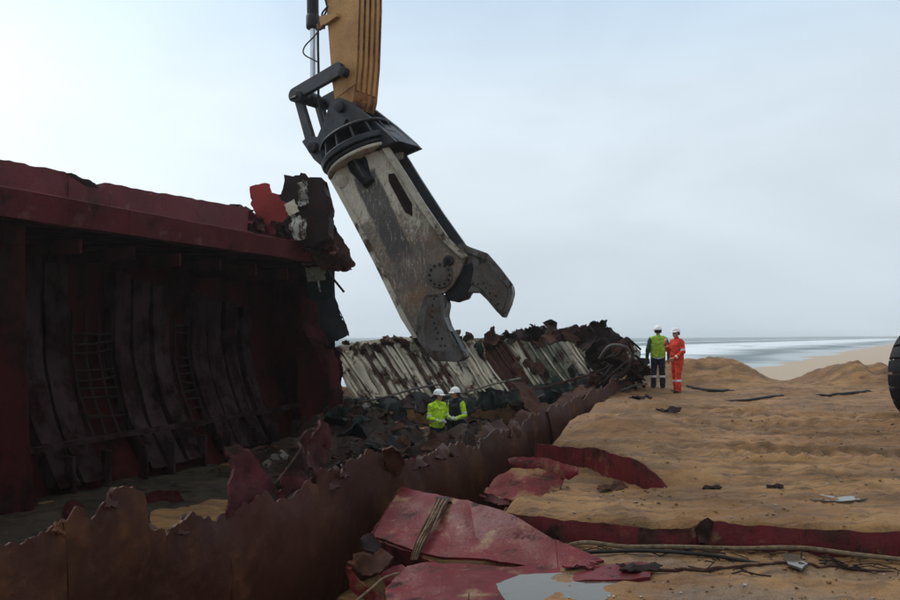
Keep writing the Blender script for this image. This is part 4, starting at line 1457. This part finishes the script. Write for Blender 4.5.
def ring(name, c, r0, r1, h, mat, n=40, tilt=0.0, bevel=.015, parent=None):
    """a thick annulus about the shear's axis"""
    prof = [(r0, 0), (r1 - bevel, 0), (r1, bevel), (r1, h - bevel), (r1 - bevel, h), (r0, h)]
    V, Fc = [], []
    for i in range(n):
        a = 2 * math.pi * i / n
        e = AXR * math.cos(a) + NRM * math.sin(a)
        for r_, z in prof:
            V.append(c + e * r_ + AXD * z)
    m = len(prof)
    for i in range(n):
        for j in range(m):
            Fc.append((i * m + j, ((i + 1) % n) * m + j, ((i + 1) % n) * m + (j + 1) % m, i * m + (j + 1) % m))
    return mesh(name, V, Fc, mat, parent or shear, angle=30)


ring('turntable', CR - AXD * .02, .25, .74, .11, M['bracket'])
ring('turntable_flange', CR + AXD * .10, .2, .70, .07, M['black'])
ring('top_flange', CR - AXD * .30, .15, .66, .05, M['bracket'])
ring('body_flange', CR + AXD * .18, .1, .70, .06, M['shear'])
for i in range(14):
    a = 2 * math.pi * i / 14
    e = AXR * math.cos(a) + NRM * math.sin(a)
    tn = -AXR * math.sin(a) + NRM * math.cos(a)
    mesh('gusset', *prism([CR + e * .30 - AXD * .26 - tn * .02, CR + e * .63 - AXD * .26 - tn * .02, CR + e * .72 - AXD * .02 - tn * .02, CR + e * .30 - AXD * .02 - tn * .02], tn * .04, .005), M['bracket'], shear)
mesh('turntable_core', *cyl(CR - AXD * .29, CR + AXD * .22, .32, 24), M['black'], shear)
# ears that hang from the stick's pin and the tipping link
for b0 in (-.06, BW - .03):
    o = [arm_pt(x, y, 0) + B_ * b0 for x, y in ((304, 142), (311, 136), (320, 138), (328, 118), (333, 101), (342, 98), (352, 102), (372, 118), (392, 136), (398, 142), (330, 172), (316, 160))]
    mesh('ear', *prism(o, B_ * .09, .01), M['bracket'], shear)
mesh('ear_web', *prism([arm_pt(x, y, .03) for x, y in ((345, 108), (374, 120), (399, 141), (380, 150), (345, 122))], B_ * (BW - .06), .01), M['bracket'], shear)
mesh('ear_web', *prism([arm_pt(x, y, .03) for x, y in ((312, 152), (326, 140), (338, 152), (326, 166))], B_ * (BW - .06), .01), M['bracket'], shear)
mesh('ear_rib', *prism([arm_pt(x, y, -.11) for x, y in ((330, 140), (342, 118), (346, 119), (336, 146))], B_ * .1, .008), M['bracket'], shear)
mesh('ear_rib', *prism([arm_pt(x, y, -.11) for x, y in ((352, 132), (358, 116), (362, 118), (358, 134))], B_ * .1, .008), M['bracket'], shear)
mesh('pin', *cyl(arm_pt(338, 106, -.14), arm_pt(338, 106, 0) + B_ * (BW + .14), .10, 20, .012), M['bracket'], shear)
mesh('pin', *cyl(arm_pt(311, 147, -.16), arm_pt(311, 147, 0) + B_ * (BW + .14), .10, 20, .012), M['bracket'], shear)

def cheek_mat():
    """cream paint that the work has scoured off towards the jaws"""
    m, nt, b = new_mat('cheek_paint_scoured')
    t = NT(nt)
    dp = nt.nodes.new('ShaderNodeVectorMath')
    dp.operation = 'DOT_PRODUCT'
    nt.links.new(t.pos, dp.inputs[0])
    dp.inputs[1].default_value = AXD
    along = t.math('SUBTRACT', dp.outputs['Value'], CR.dot(AXD))
    big = t.noise(1.5, 6, .68, distort=.8, off=3)
    fine = t.noise(9, 6, .75, stretch=(1.6, 1, .8), distort=1.2, off=6)
    scr = t.noise(5, 7, .8, stretch=(2.2, 1, .5), distort=2.0, off=9)
    k = t.math('ADD', t.math('MULTIPLY', along, .30), t.math('ADD', t.math('MULTIPLY', big, .9), t.math('MULTIPLY', fine, .7)))
    bare = t.ramp(k, 1.10, 1.40)
    paint = t.mix(t.ramp(fine, .35, .7), (0.50, 0.45, 0.355), (0.36, 0.305, 0.225))
    steel = t.mix(t.ramp(t.noise(3, 5, .65, off=12), .38, .64), (0.105, 0.085, 0.068), (0.18, 0.13, 0.09))
    steel = t.mix(t.math('MULTIPLY', t.ramp(t.noise(1.7, 3, .6, off=15), .56, .7), .7), steel, (0.17, 0.085, 0.04))
    c = t.mix(bare, paint, steel)
    # the dark scoured band that runs down from the cylinder pocket
    q1, q2 = sp_(365, 176), sp_(404, 262)
    a1, a2 = (q1 - CR).dot(AXD), (q2 - CR).dot(AXD)
    l1, l2 = (q1 - CR).dot(AXR), (q2 - CR).dot(AXR)
    dl = nt.nodes.new('ShaderNodeVectorMath')
    dl.operation = 'DOT_PRODUCT'
    nt.links.new(t.pos, dl.inputs[0])
    dl.inputs[1].default_value = AXR
    lat = t.math('SUBTRACT', dl.outputs['Value'], CR.dot(AXR))
    mid = t.math('ADD', t.math('MULTIPLY', along, (l2 - l1) / (a2 - a1)), l1 - a1 * (l2 - l1) / (a2 - a1))
    off = t.math('ABSOLUTE', t.math('SUBTRACT', lat, mid))
    off = t.math('ADD', off, t.math('MULTIPLY', t.math('SUBTRACT', big, .5), .18))
    band = t.math('MULTIPLY', t.ramp(off, .23, .19), t.math('MULTIPLY', t.ramp(along, a1 - .1, a1), t.ramp(along, a2 + .25, a2 - .35)))
    c = t.mix(t.math('MULTIPLY', band, .9), c, t.mix(t.ramp(fine, .4, .65), (0.045, 0.042, 0.044), (0.075, 0.066, 0.060)))
    c = t.mix(t.math('MULTIPLY', t.ramp(scr, .55, .60), .65), c, (0.40, 0.36, 0.29))
    c = t.mix(t.math('MULTIPLY', t.ramp(t.noise(7, 7, .8, stretch=(2, 1, .5), distort=2.2, off=19), .56, .62), .8), c, (0.045, 0.036, 0.03))
    nt.links.new(c, b.inputs['Base Color'])
    b.inputs['Roughness'].default_value = .55
    b.inputs['Specular IOR Level'].default_value = .2
    t.bump(b, t.math('ADD', fine, t.math('MULTIPLY', scr, .5)), .5, .012)
    return m


# body: two thick cheeks round an open core, flanges along both edges
front = [(332, 178), (340, 163), (352, 152), (366, 145), (378, 142), (386, 150), (398, 168), (414, 193), (432, 221), (452, 246), (465, 257), (460, 272), (452, 286), (443, 294), (425, 296), (419, 320), (416, 336), (404, 318), (376, 262), (352, 216)]
M['cheek'] = cheek_mat()
ck = part('cheek', front, 0.0, .10, M['cheek'], .014)
part('cheek', front, -TH + .10, .10, M['cheek'], .014)
core = [(340, 172), (366, 150), (384, 152), (440, 236), (458, 258), (448, 284), (424, 294), (404, 310), (378, 260), (354, 212)]
part('core', core, -.11, TH - .22, M['black'], .01)
# raised worn plate down the middle of the cheek, and the paint-bare lower half
part('rectangular_pocket_shade', [(388, 174), (394, 173), (412, 204), (412, 216), (405, 212), (389, 182)], .016, .02, M['rustdark'], .004)  # thin dark plate in place of the recess's shade
cy = mesh('hydraulic_cylinder', *cyl(sp_(352, 160, .01), sp_(370, 184, .05), .11, 20, .03), M['black'], shear)
mesh('cylinder_hose', *tube(spline([sp_(351, 157, .1), sp_(356, 164, .14), sp_(361, 172, .15), sp_(366, 180, .12)], 5), .02, 6), M['steel'], shear)
part('cylinder_pocket_shade', [(345, 160), (352, 152), (362, 151), (367, 160), (371, 176), (368, 184), (360, 182), (350, 172)], .012, .02, M['black'], .006)  # thin black plate paints the dark of the opening
mesh('boss', *cyl(sp_(342, 181, .05), sp_(342, 181, -.05), .115, 24, .02), M['shear'], shear)
part('edge_flange', [(376, 140), (382, 137), (388, 146), (404, 171), (424, 203), (446, 236), (467, 256), (462, 259), (441, 240), (420, 209), (398, 174)], .07, .12, M['shear'], .01)
part('edge_flange', [(330, 180), (334, 177), (354, 214), (378, 260), (405, 316), (417, 338), (413, 338), (401, 319), (374, 263), (350, 217)], .05, .12, M['shear'], .008)
part('rear_flange', [(384, 141), (396, 140), (404, 152), (420, 178), (442, 212), (462, 240), (470, 252), (464, 257), (440, 232), (414, 190), (392, 154)], -TH + .22, .14, M['bracket'], .01)
part('rear_bracket', [(388, 136), (399, 139), (403, 148), (402, 158), (396, 160), (389, 148)], -TH + .3, .2, M['shear'], .012)
# pivot with its ring of bolts
PV = sp_(440, 275, .04)
mesh('pivot_cover', *cyl(PV + NRM * .02, PV + BK * .05, .215, 32, .012), M['steel'], shear)
mesh('pivot_boss', *cyl(PV + NRM * .03, PV + BK * .02, .13, 28, .01), M['steel'], shear)
UP = Vector((0, 0, 1))
RT_ = UP.cross(NRM).normalized()
for i in range(12):
    a = 2 * math.pi * i / 12
    c = PV + RT_ * math.cos(a) * .172 + UP * math.sin(a) * .172
    mesh('bolt_or_hole_disc', *cyl(c + NRM * .045, c, .02, 8), M['rustdark'], shear)
P2 = sp_(448.5, 260.5, .04)
mesh('locking_pin', *cyl(P2 + NRM * .05, P2 + BK * .05, .085, 22, .012), M['bracket'], shear)
mesh('locking_pin_cap', *cyl(P2 + NRM * .07, P2 + BK * .0, .045, 16, .008), M['rustdark'], shear)

# fixed jaw: tapered beak with black discs painting a row of dark holes and a turned-up toe
fj = part('fixed_jaw', [(425, 295), (443, 294), (446, 304), (443, 316), (447, 326), (454, 340), (458, 344), (464, 356), (458, 361), (436, 360), (426, 352), (417, 340), (417, 318)], .035, TH * .62, M['jaw'], .014)
part('jaw_liner', [(427, 298), (440, 297), (441, 318), (452, 344), (454, 352), (436, 355), (428, 348), (424, 330)], .05, .03, M['steel'], .006, fj)
part('toe_blade', [(448, 333), (452, 331), (463, 352), (460, 356)], .0, TH * .5, M['black'], .006, fj)
part('toe_plate', [(424, 350), (462, 350), (465, 357), (458, 362), (434, 361)], .06, TH * .7, M['jaw'], .014, fj)
for x, y in ((434, 299), (432.5, 305), (432, 311), (432, 317), (434, 323), (436, 328), (438, 333), (437, 338.5), (442, 338.5), (440.5, 345.5), (445, 345.5)):
    mesh('bolt_or_hole_disc', *cyl(sp_(x, y, .062), sp_(x, y, .03), .018, 10), M['black'], fj)
# moving jaw: hooked upper beak
mj = part('moving_jaw', [(452, 250), (460, 243), (470, 249), (486, 255), (498, 270), (511, 285), (512, 293), (509, 304), (503, 318), (497, 312), (487, 300), (479, 291), (468, 291), (466, 298), (456, 301), (446, 297), (450, 286), (459, 272)], -.12, TH - .26, M['jaw'], .016)
part('jaw_liner', [(474, 268), (486, 262), (497, 274), (508, 290), (507, 300), (502, 312), (494, 306), (482, 288), (470, 284)], -.095, .03, M['steel'], .008, mj)
part('knuckle', [(444, 288), (452, 278), (460, 268), (472, 262), (474, 276), (466, 296), (456, 302), (446, 300)], -.10, .3, M['black'], .012, mj)
part('back_rib', [(462, 243), (470, 247), (487, 253), (500, 268), (512, 284), (508, 288), (496, 274), (484, 259), (468, 253)], -.09, .12, M['jaw'], .008, mj)
for x, y in ((486, 288), (490, 293), (484, 283), (496, 296), (478, 284), (473, 283), (491, 300), (498, 304)):
    mesh('bolt_or_hole_disc', *cyl(sp_(x, y, -.085), sp_(x, y, -.11), .016, 10), M['black'], mj)

# ------------------------------------------------------------------ tyre at the edge of the sand
def tyre(label, c, rad, wid, yaw):
    ax = Vector((math.cos(yaw), math.sin(yaw), 0))          # axle
    e1 = Vector((-math.sin(yaw), math.cos(yaw), 0))
    o = thing('loader_wheel', label, 'wheel', c - Vector((0, 0, rad)))
    prof = [(-.46, .56), (-.5, .62), (-.5, .74), (-.48, .86), (-.42, .95), (-.3, .985), (0, 1.0), (.3, .985), (.42, .95), (.48, .86), (.5, .74), (.5, .62), (.46, .56)]
    n = 72
    V, Fc = [], []
    for i in range(n):
        a = 2 * math.pi * i / n
        e = e1 * math.cos(a) + Z_ * math.sin(a)
        for w, r_ in prof:
            V.append(c + ax * w * wid + e * r_ * rad * .965)
    m = len(prof)
    for i in range(n):
        for j in range(m):
            Fc.append((i * m + j, ((i + 1) % n) * m + j, ((i + 1) % n) * m + (j + 1) % m, i * m + (j + 1) % m))
    ty = mesh('tyre', V, Fc, plain('dusty_rubber', (0.16, 0.13, 0.10), .85, 0, .4, 8), o, angle=50)
    nl = 20
    for i in range(nl):
        a0 = 2 * math.pi * i / nl
        a1 = a0 + 2 * math.pi / nl * .82
        def f(u, v):
            w = -.485 + .97 * u
            a = a0 + (a1 - a0) * v
            r_ = float(np.interp(abs(w), [0, .3, .42, .46, .485], [1.0, .99, .955, .91, .86])) * rad
            return c + ax * w * wid + (e1 * math.cos(a) + Z_ * math.sin(a)) * r_
        mesh('tread_block', *grid(f, 12, 4, .06), M['rubber'], ty, angle=30)
    V, Fc = [], []
    pr = [(-.42, .57), (-.44, .53), (-.2, .50), (-.16, .30), (-.16, .0)]
    for sgn in (1, -1):
        b = len(V)
        for i in range(40):
            a = 2 * math.pi * i / 40
            e = e1 * math.cos(a) + Z_ * math.sin(a)
            for w, r_ in pr:
                V.append(c + ax * w * wid * sgn + e * max(r_, .002) * rad)
        for i in range(40):
            for j in range(4):
                Fc.append((b + i * 5 + j, b + ((i + 1) % 40) * 5 + j, b + ((i + 1) % 40) * 5 + j + 1, b + i * 5 + j + 1))
    mesh('rim', V[:200], [f for f in Fc if max(f) < 200], M['rustdark'], o)
    mesh('rim', V[200:], [tuple(i - 200 for i in f) for f in Fc if min(f) >= 200], M['rustdark'], o)
    mesh('axle_hub', *cyl(c - ax * wid * .3, c + ax * wid * .3, rad * .16, 20, .02), M['bracket'], o)
    return o


tr = .84
tc = at(928, 378, 14.2)
tc.z = gh(tc.x, tc.y) + tr - .05
tyre('black tyre with broad tread blocks at the edge of the sand', tc, tr, .62, R(-58))


# ------------------------------------------------------------------ people
def capsule(bm, p0, p1, r0, r1, flat=None, n=12):
    """round cone with hemispherical ends; flat = (axis, factor) squeezes it"""
    p0, p1 = Vector(p0), Vector(p1)
    d = p1 - p0
    L = d.length
    d = d / L if L > 1e-6 else Vector((0, 0, 1))
    u, w = frame_of(d)
    rows = []
    for k in range(1, 5):
        a = -math.pi / 2 + k * math.pi / 8
        rows.append((p0 + d * math.sin(a) * r0, math.cos(a) * r0))
    for k in range(0, 4):
        a = k * math.pi / 8
        rows.append((p1 + d * math.sin(a) * r1, math.cos(a) * r1))
    mid = (p0 + p1) / 2
    V = []
    for c, r_ in rows:
        for i in range(n):
            a = 2 * math.pi * i / n
            q = c + (u * math.cos(a) + w * math.sin(a)) * r_
            if flat:
                ax, fct = flat
                q = q - ax * ((q - mid).dot(ax)) * (1 - fct)
            V.append(bm.verts.new(q))
    for j in range(len(rows) - 1):
        for i in range(n):
            bm.faces.new((V[j * n + i], V[j * n + (i + 1) % n], V[(j + 1) * n + (i + 1) % n], V[(j + 1) * n + i]))
    bm.faces.new(list(reversed(V[:n])))
    bm.faces.new(V[-n:])


def lathe_mesh(name, rows, mat, parent, n=28, sx=1.0, sy=1.0, mtx=None):
    V, Fc = [], []
    for z, r_ in rows:
        for i in range(n):
            a = 2 * math.pi * i / n
            V.append(Vector((math.cos(a) * r_ * sx, math.sin(a) * r_ * sy, z)))
    for j in range(len(rows) - 1):
        for i in range(n):
            Fc.append((j * n + i, j * n + (i + 1) % n, (j + 1) * n + (i + 1) % n, (j + 1) * n + i))
    Fc.append(tuple((len(rows) - 1) * n + i for i in range(n)))
    if mtx is not None:
        V = [mtx @ v for v in V]
    return mesh(name, V, Fc, mat, parent)


def person(label, loc, rz, arms, mats, head_turn=0.0, lean=0.0, stride=0.0, belly=0.0, hi_bands=True, group=None, gloves=False):
    """arms: ((elbow, wrist), (elbow, wrist)) for the sides x = -1 and x = +1, body front = -Y; the body is one skin of tapered limbs"""
    root = thing('person', label, 'person', loc, group)
    jac, slv, tro, refl, skin, boot, glv = range(7)
    C = []                    # (material, p0, p1, r0, r1, flat)
    Yx = Vector((0, 1, 0))
    lz = lambda x, y, z: Vector((x, y - lean * max(0, z - .95), z))
    # torso
    for sx in (-1, 1):
        C.append((jac, lz(sx * .085, 0, .93), lz(sx * .095, .0, 1.34), .125 + belly * .4, .125, None))
        C.append((jac, lz(sx * .06, .01, 1.44), lz(sx * .19, .01, 1.42), .085, .078, None))
    C.append((jac, lz(0, -.03 - belly, 1.05), lz(0, -.01, 1.30), .13 + belly, .13, None))
    C.append((jac, lz(0, .01, 1.42), lz(0, .0, 1.52), .085, .07, None))
    C.append((skin, lz(0, .0, 1.48), lz(0, -.012, 1.60), .055, .055, None))
    # head
    hc = lz(0, -.02, 1.665)
    hm = Matrix.Translation(hc) @ Matrix.Rotation(head_turn, 4, 'Z')
    H = lambda x, y, z: hm @ Vector((x, y, z))
    C.append((skin, H(0, .015, .03), H(0, .0, -.02), .088, .08, None))
    C.append((skin, H(0, -.025, -.05), H(0, -.05, -.085), .06, .042, None))
    C.append((skin, H(0, -.088, .012), H(0, -.106, -.022), .011, .017, None))     # nose
    C.append((skin, H(-.022, -.088, -.058), H(.022, -.088, -.058), .011, .011, None))   # lips
    for sx in (-1, 1):
        C.append((skin, H(sx * .086, .015, .012), H(sx * .09, .02, -.03), .016, .012, None))
        C.append((skin, H(sx * .032, -.078, .03), H(sx * .036, -.078, .03), .016, .016, None))
    # legs
    for sx in (-1, 1):
        st = stride * sx
        hip, kn, an = Vector((sx * .095, 0, .90)), Vector((sx * .115, -.02 - st * .5, .50)), Vector((sx * .125, .02 - st, .10))
        C.append((tro, hip, kn, .115 + belly * .3, .085, None))
        C.append((tro, kn, an, .083, .078, None))
        C.append((boot, an + Vector((0, .0, -.01)), an + Vector((0, .005, -.045)), .062, .05, None))
        C.append((boot, an + Vector((0, .03, -.055)), an + Vector((sx * .02, -.15, -.063)), .045, .04, None))
    # arms and hands with five fingers
    for sx, (el, wr, fdir) in zip((-1, 1), arms):
        sh = lz(sx * .205, .01, 1.415)
        el, wr, fdir = Vector(el), Vector(wr), Vector(fdir).normalized()
        C.append((slv, sh, el, .076, .062, None))
        C.append((slv, el, wr, .062, .048, None))
        hs = glv if gloves else skin
        sidev = fdir.cross((wr - el).normalized() + Vector((.01, .02, .3)))
        if sidev.length < 1e-3:
            sidev = Vector((0, 1, 0))
        sidev.normalize()
        pn = fdir.cross(sidev)
        C.append((hs, wr, wr + fdir * .075, .034, .04, None))
        for k, ln in enumerate((.062, .075, .08, .072)):
            o = sidev * (k - 1.5) * .021
            a = wr + fdir * .085 + o
            b = a + fdir * ln * .6 + pn * .012
            c = b + fdir * ln * .35 + pn * .03
            C.append((hs, a, b, .0125, .0115, None))
            C.append((hs, b, c, .0115, .010, None))
        a = wr + fdir * .03 - sidev * .035
        C.append((hs, a, a - sidev * .028 + fdir * .045, .015, .0125, None))
        C.append((hs, a - sidev * .028 + fdir * .045, a - sidev * .03 + fdir * .075 + pn * .012, .0125, .011, None))
    bm = bmesh.new()
    for c in C:
        capsule(bm, *c[1:])
    tmp = bpy.data.meshes.new('tmp')
    bm.to_mesh(tmp)
    bm.free()
    ob = bpy.data.objects.new('tmp', tmp)
    COL.objects.link(ob)
    md = ob.modifiers.new('r', 'REMESH')
    md.mode = 'VOXEL'
    md.voxel_size = .0115
    sm = ob.modifiers.new('s', 'SMOOTH')
    sm.iterations = 3
    sm.factor = .4
    dg = bpy.context.evaluated_depsgraph_get()
    me = bpy.data.meshes.new_from_object(ob.evaluated_get(dg))
    bpy.data.objects.remove(ob)
    nv = len(me.vertices)
    co = np.empty(nv * 3, np.float32)
    me.vertices.foreach_get('co', co)
    co = co.reshape(-1, 3)
    # cloth folds: creases across limbs and jacket
    nrm = np.empty(nv * 3, np.float32)
    me.vertices.foreach_get('normal', nrm)
    nrm = nrm.reshape(-1, 3)
    cen = np.array([me.polygons[i].center for i in range(len(me.polygons))])
    best = np.full(len(cen), 1e9)
    lab = np.zeros(len(cen), int)
    par = np.zeros(len(cen))
    bi = np.zeros(len(cen), int)
    for k, (m, p0, p1, r0, r1, _) in enumerate(C):
        a, b = np.array(p0), np.array(p1)
        ab = b - a
        tt = np.clip(((cen - a) @ ab) / max(1e-9, ab @ ab), 0, 1)
        dist = np.linalg.norm(cen - (a + tt[:, None] * ab), axis=1) - (r0 + (r1 - r0) * tt)
        w = dist < best
        best[w] = dist[w]
        lab[w] = m
        par[w] = tt[w]
        bi[w] = k
    z = cen[:, 2]
    if hi_bands:
        lo = (lab == jac) & (((z > 1.03) & (z < 1.085)) if hi_bands is True else ((z > .84) & (z < .90)))
        lab[lo & (hi_bands != 'limbs')] = refl
        ar = (lab == slv)
        for k, c in enumerate(C):
            if c[0] == slv:
                w = (bi == k) & (par > .72) & (par < .88) & (hi_bands != 'hem')
                lab[w] = refl
            if c[0] == tro and c[1][2] < .6:
                w = (bi == k) & (par > .30) & (par < .44)
                lab[w] = refl
    vl = np.ones(nv)
    for p, l in zip(me.polygons, lab):
        if l == skin or l == glv:
            for v in p.vertices:
                vl[v] = 0
    for i in range(nv):
        if vl[i]:
            x, y, zz = co[i]
            f_ = .016 * mnoise.noise(Vector((x * 9, y * 9, zz * 15 + rz))) + .008 * mnoise.noise(Vector((x * 24, y * 24, zz * 30)))
            co[i] += nrm[i] * f_
    ca, sa = math.cos(rz), math.sin(rz)
    out = np.stack([co[:, 0] * ca - co[:, 1] * sa, co[:, 0] * sa + co[:, 1] * ca, co[:, 2]], 1) + np.array(loc)
    me.vertices.foreach_set('co', out.astype(np.float32).ravel())
    me.materials.clear()
    for m in mats:
        me.materials.append(m)
    me.polygons.foreach_set('material_index', lab.astype(np.int32))
    me.update()
    from_me('body', me, root, True, 180)
    W = Matrix.Translation(Vector(loc)) @ Matrix.Rotation(rz, 4, 'Z') @ hm
    # helmet: shell, brim, peak
    hel = lathe_mesh('helmet', [(.035, .131), (.028, .133), (.030, .122), (.05, .120), (.09, .113), (.125, .09), (.148, .055), (.158, .02), (.159, .002)], M['helmet'], root, 28, .92, 1.1, W)
    mesh('helmet_peak', *grid(lambda u, v: W @ Vector((math.sin((u - .5) * 1.9) * (.115 + .06 * v), -math.cos((u - .5) * 1.9) * (.125 + .045 * v) , .034 - .02 * v)), 10, 3, .006), M['helmet'], hel)
    mesh('helmet_ridge', *tube([W @ Vector((0, .12 * math.cos(a), .045 + .118 * math.sin(a))) for a in [math.pi * k / 10 for k in range(11)]], .012, 6), M['helmet'], hel)
    # eyes
    for sx in (-1, 1):
        mesh('eye', *cyl(W @ Vector((sx * .034, -.094, .03)), W @ Vector((sx * .034, -.088, .03)), .009, 8), M['hair'], root)
    hairv = [(-.05, .075), (-.03, .093), (.0, .098), (.035, .1), (.05, .09)]
    mesh('hair', *grid(lambda u, v: W @ Vector((math.sin((u - .5) * 3.6) * (.088 + .008 * math.sin(v * 3)), .018 + math.cos((u - .5) * 3.6) * .088, -.06 + .1 * v)), 14, 5, .008), M['hair'], root)
    return root


def stand(px, Y, dz=0.0):
    X = (px - 450) / F * Y
    return (X, Y, gh(X, Y) + dz)


down = lambda sx, o=.0: ((sx * .29, .02, 1.13), (sx * .31, -.06 - o, .87), (sx * .02, -.15, -1))
person('person in orange overalls and white helmet, one hand raised to face', stand(677, 20.7, -.02), R(-70),
       (((-.27, -.06, 1.13), (-.14, -.28, 1.36), (.25, -.1, .95)), ((.30, -.02, 1.14), (.20, -.22, .98), (-.55, -.6, -.3))),
       [M['orange'], M['orange'], M['orange'], M['reflect'], M['skin'], M['boot'], M['glove']], head_turn=R(5), belly=.018, stride=.06, lean=.03, hi_bands='limbs')
person('person in green and yellow jacket and navy trousers seen from behind', stand(658, 21.5, -.03), R(172),
       (down(-1), ((.285, .03, 1.13), (.30, -.08, .88), (0, -.15, -1))),
       [M['hivis_old'], M['sleeve'], M['navy'], M['reflect'], M['skin'], M['boot'], M['glove']], stride=.03, hi_bands='hem')
person('person in yellow jacket and white helmet, nearer of two in the hold', ((437 - 450) / F * 18.4, 18.4, -1.5), R(42),
       (((-.28, -.03, 1.13), (-.16, -.28, 1.06), (.6, -.7, .0)), ((.28, -.06, 1.14), (.17, -.30, 1.12), (-.3, -.9, .1))),
       [M['hivis'], M['hivis'], M['navy'], M['reflect'], M['skin'], M['boot'], M['glove']], head_turn=R(25), gloves=True, lean=.05)
person('person in dark vest with yellow sleeves and white helmet, holding pale gloves', ((457 - 450) / F * 18.75, 18.75, -1.47), R(-48),
       (((-.28, -.05, 1.14), (-.12, -.30, 1.14), (.4, -.9, .1)), ((.29, .0, 1.13), (.2, -.26, 1.05), (-.5, -.8, .1))),
       [M['navy'], M['hivis'], M['navy'], M['reflect'], M['skin'], M['boot'], M['glove']], head_turn=R(-15), gloves=True, lean=.06)
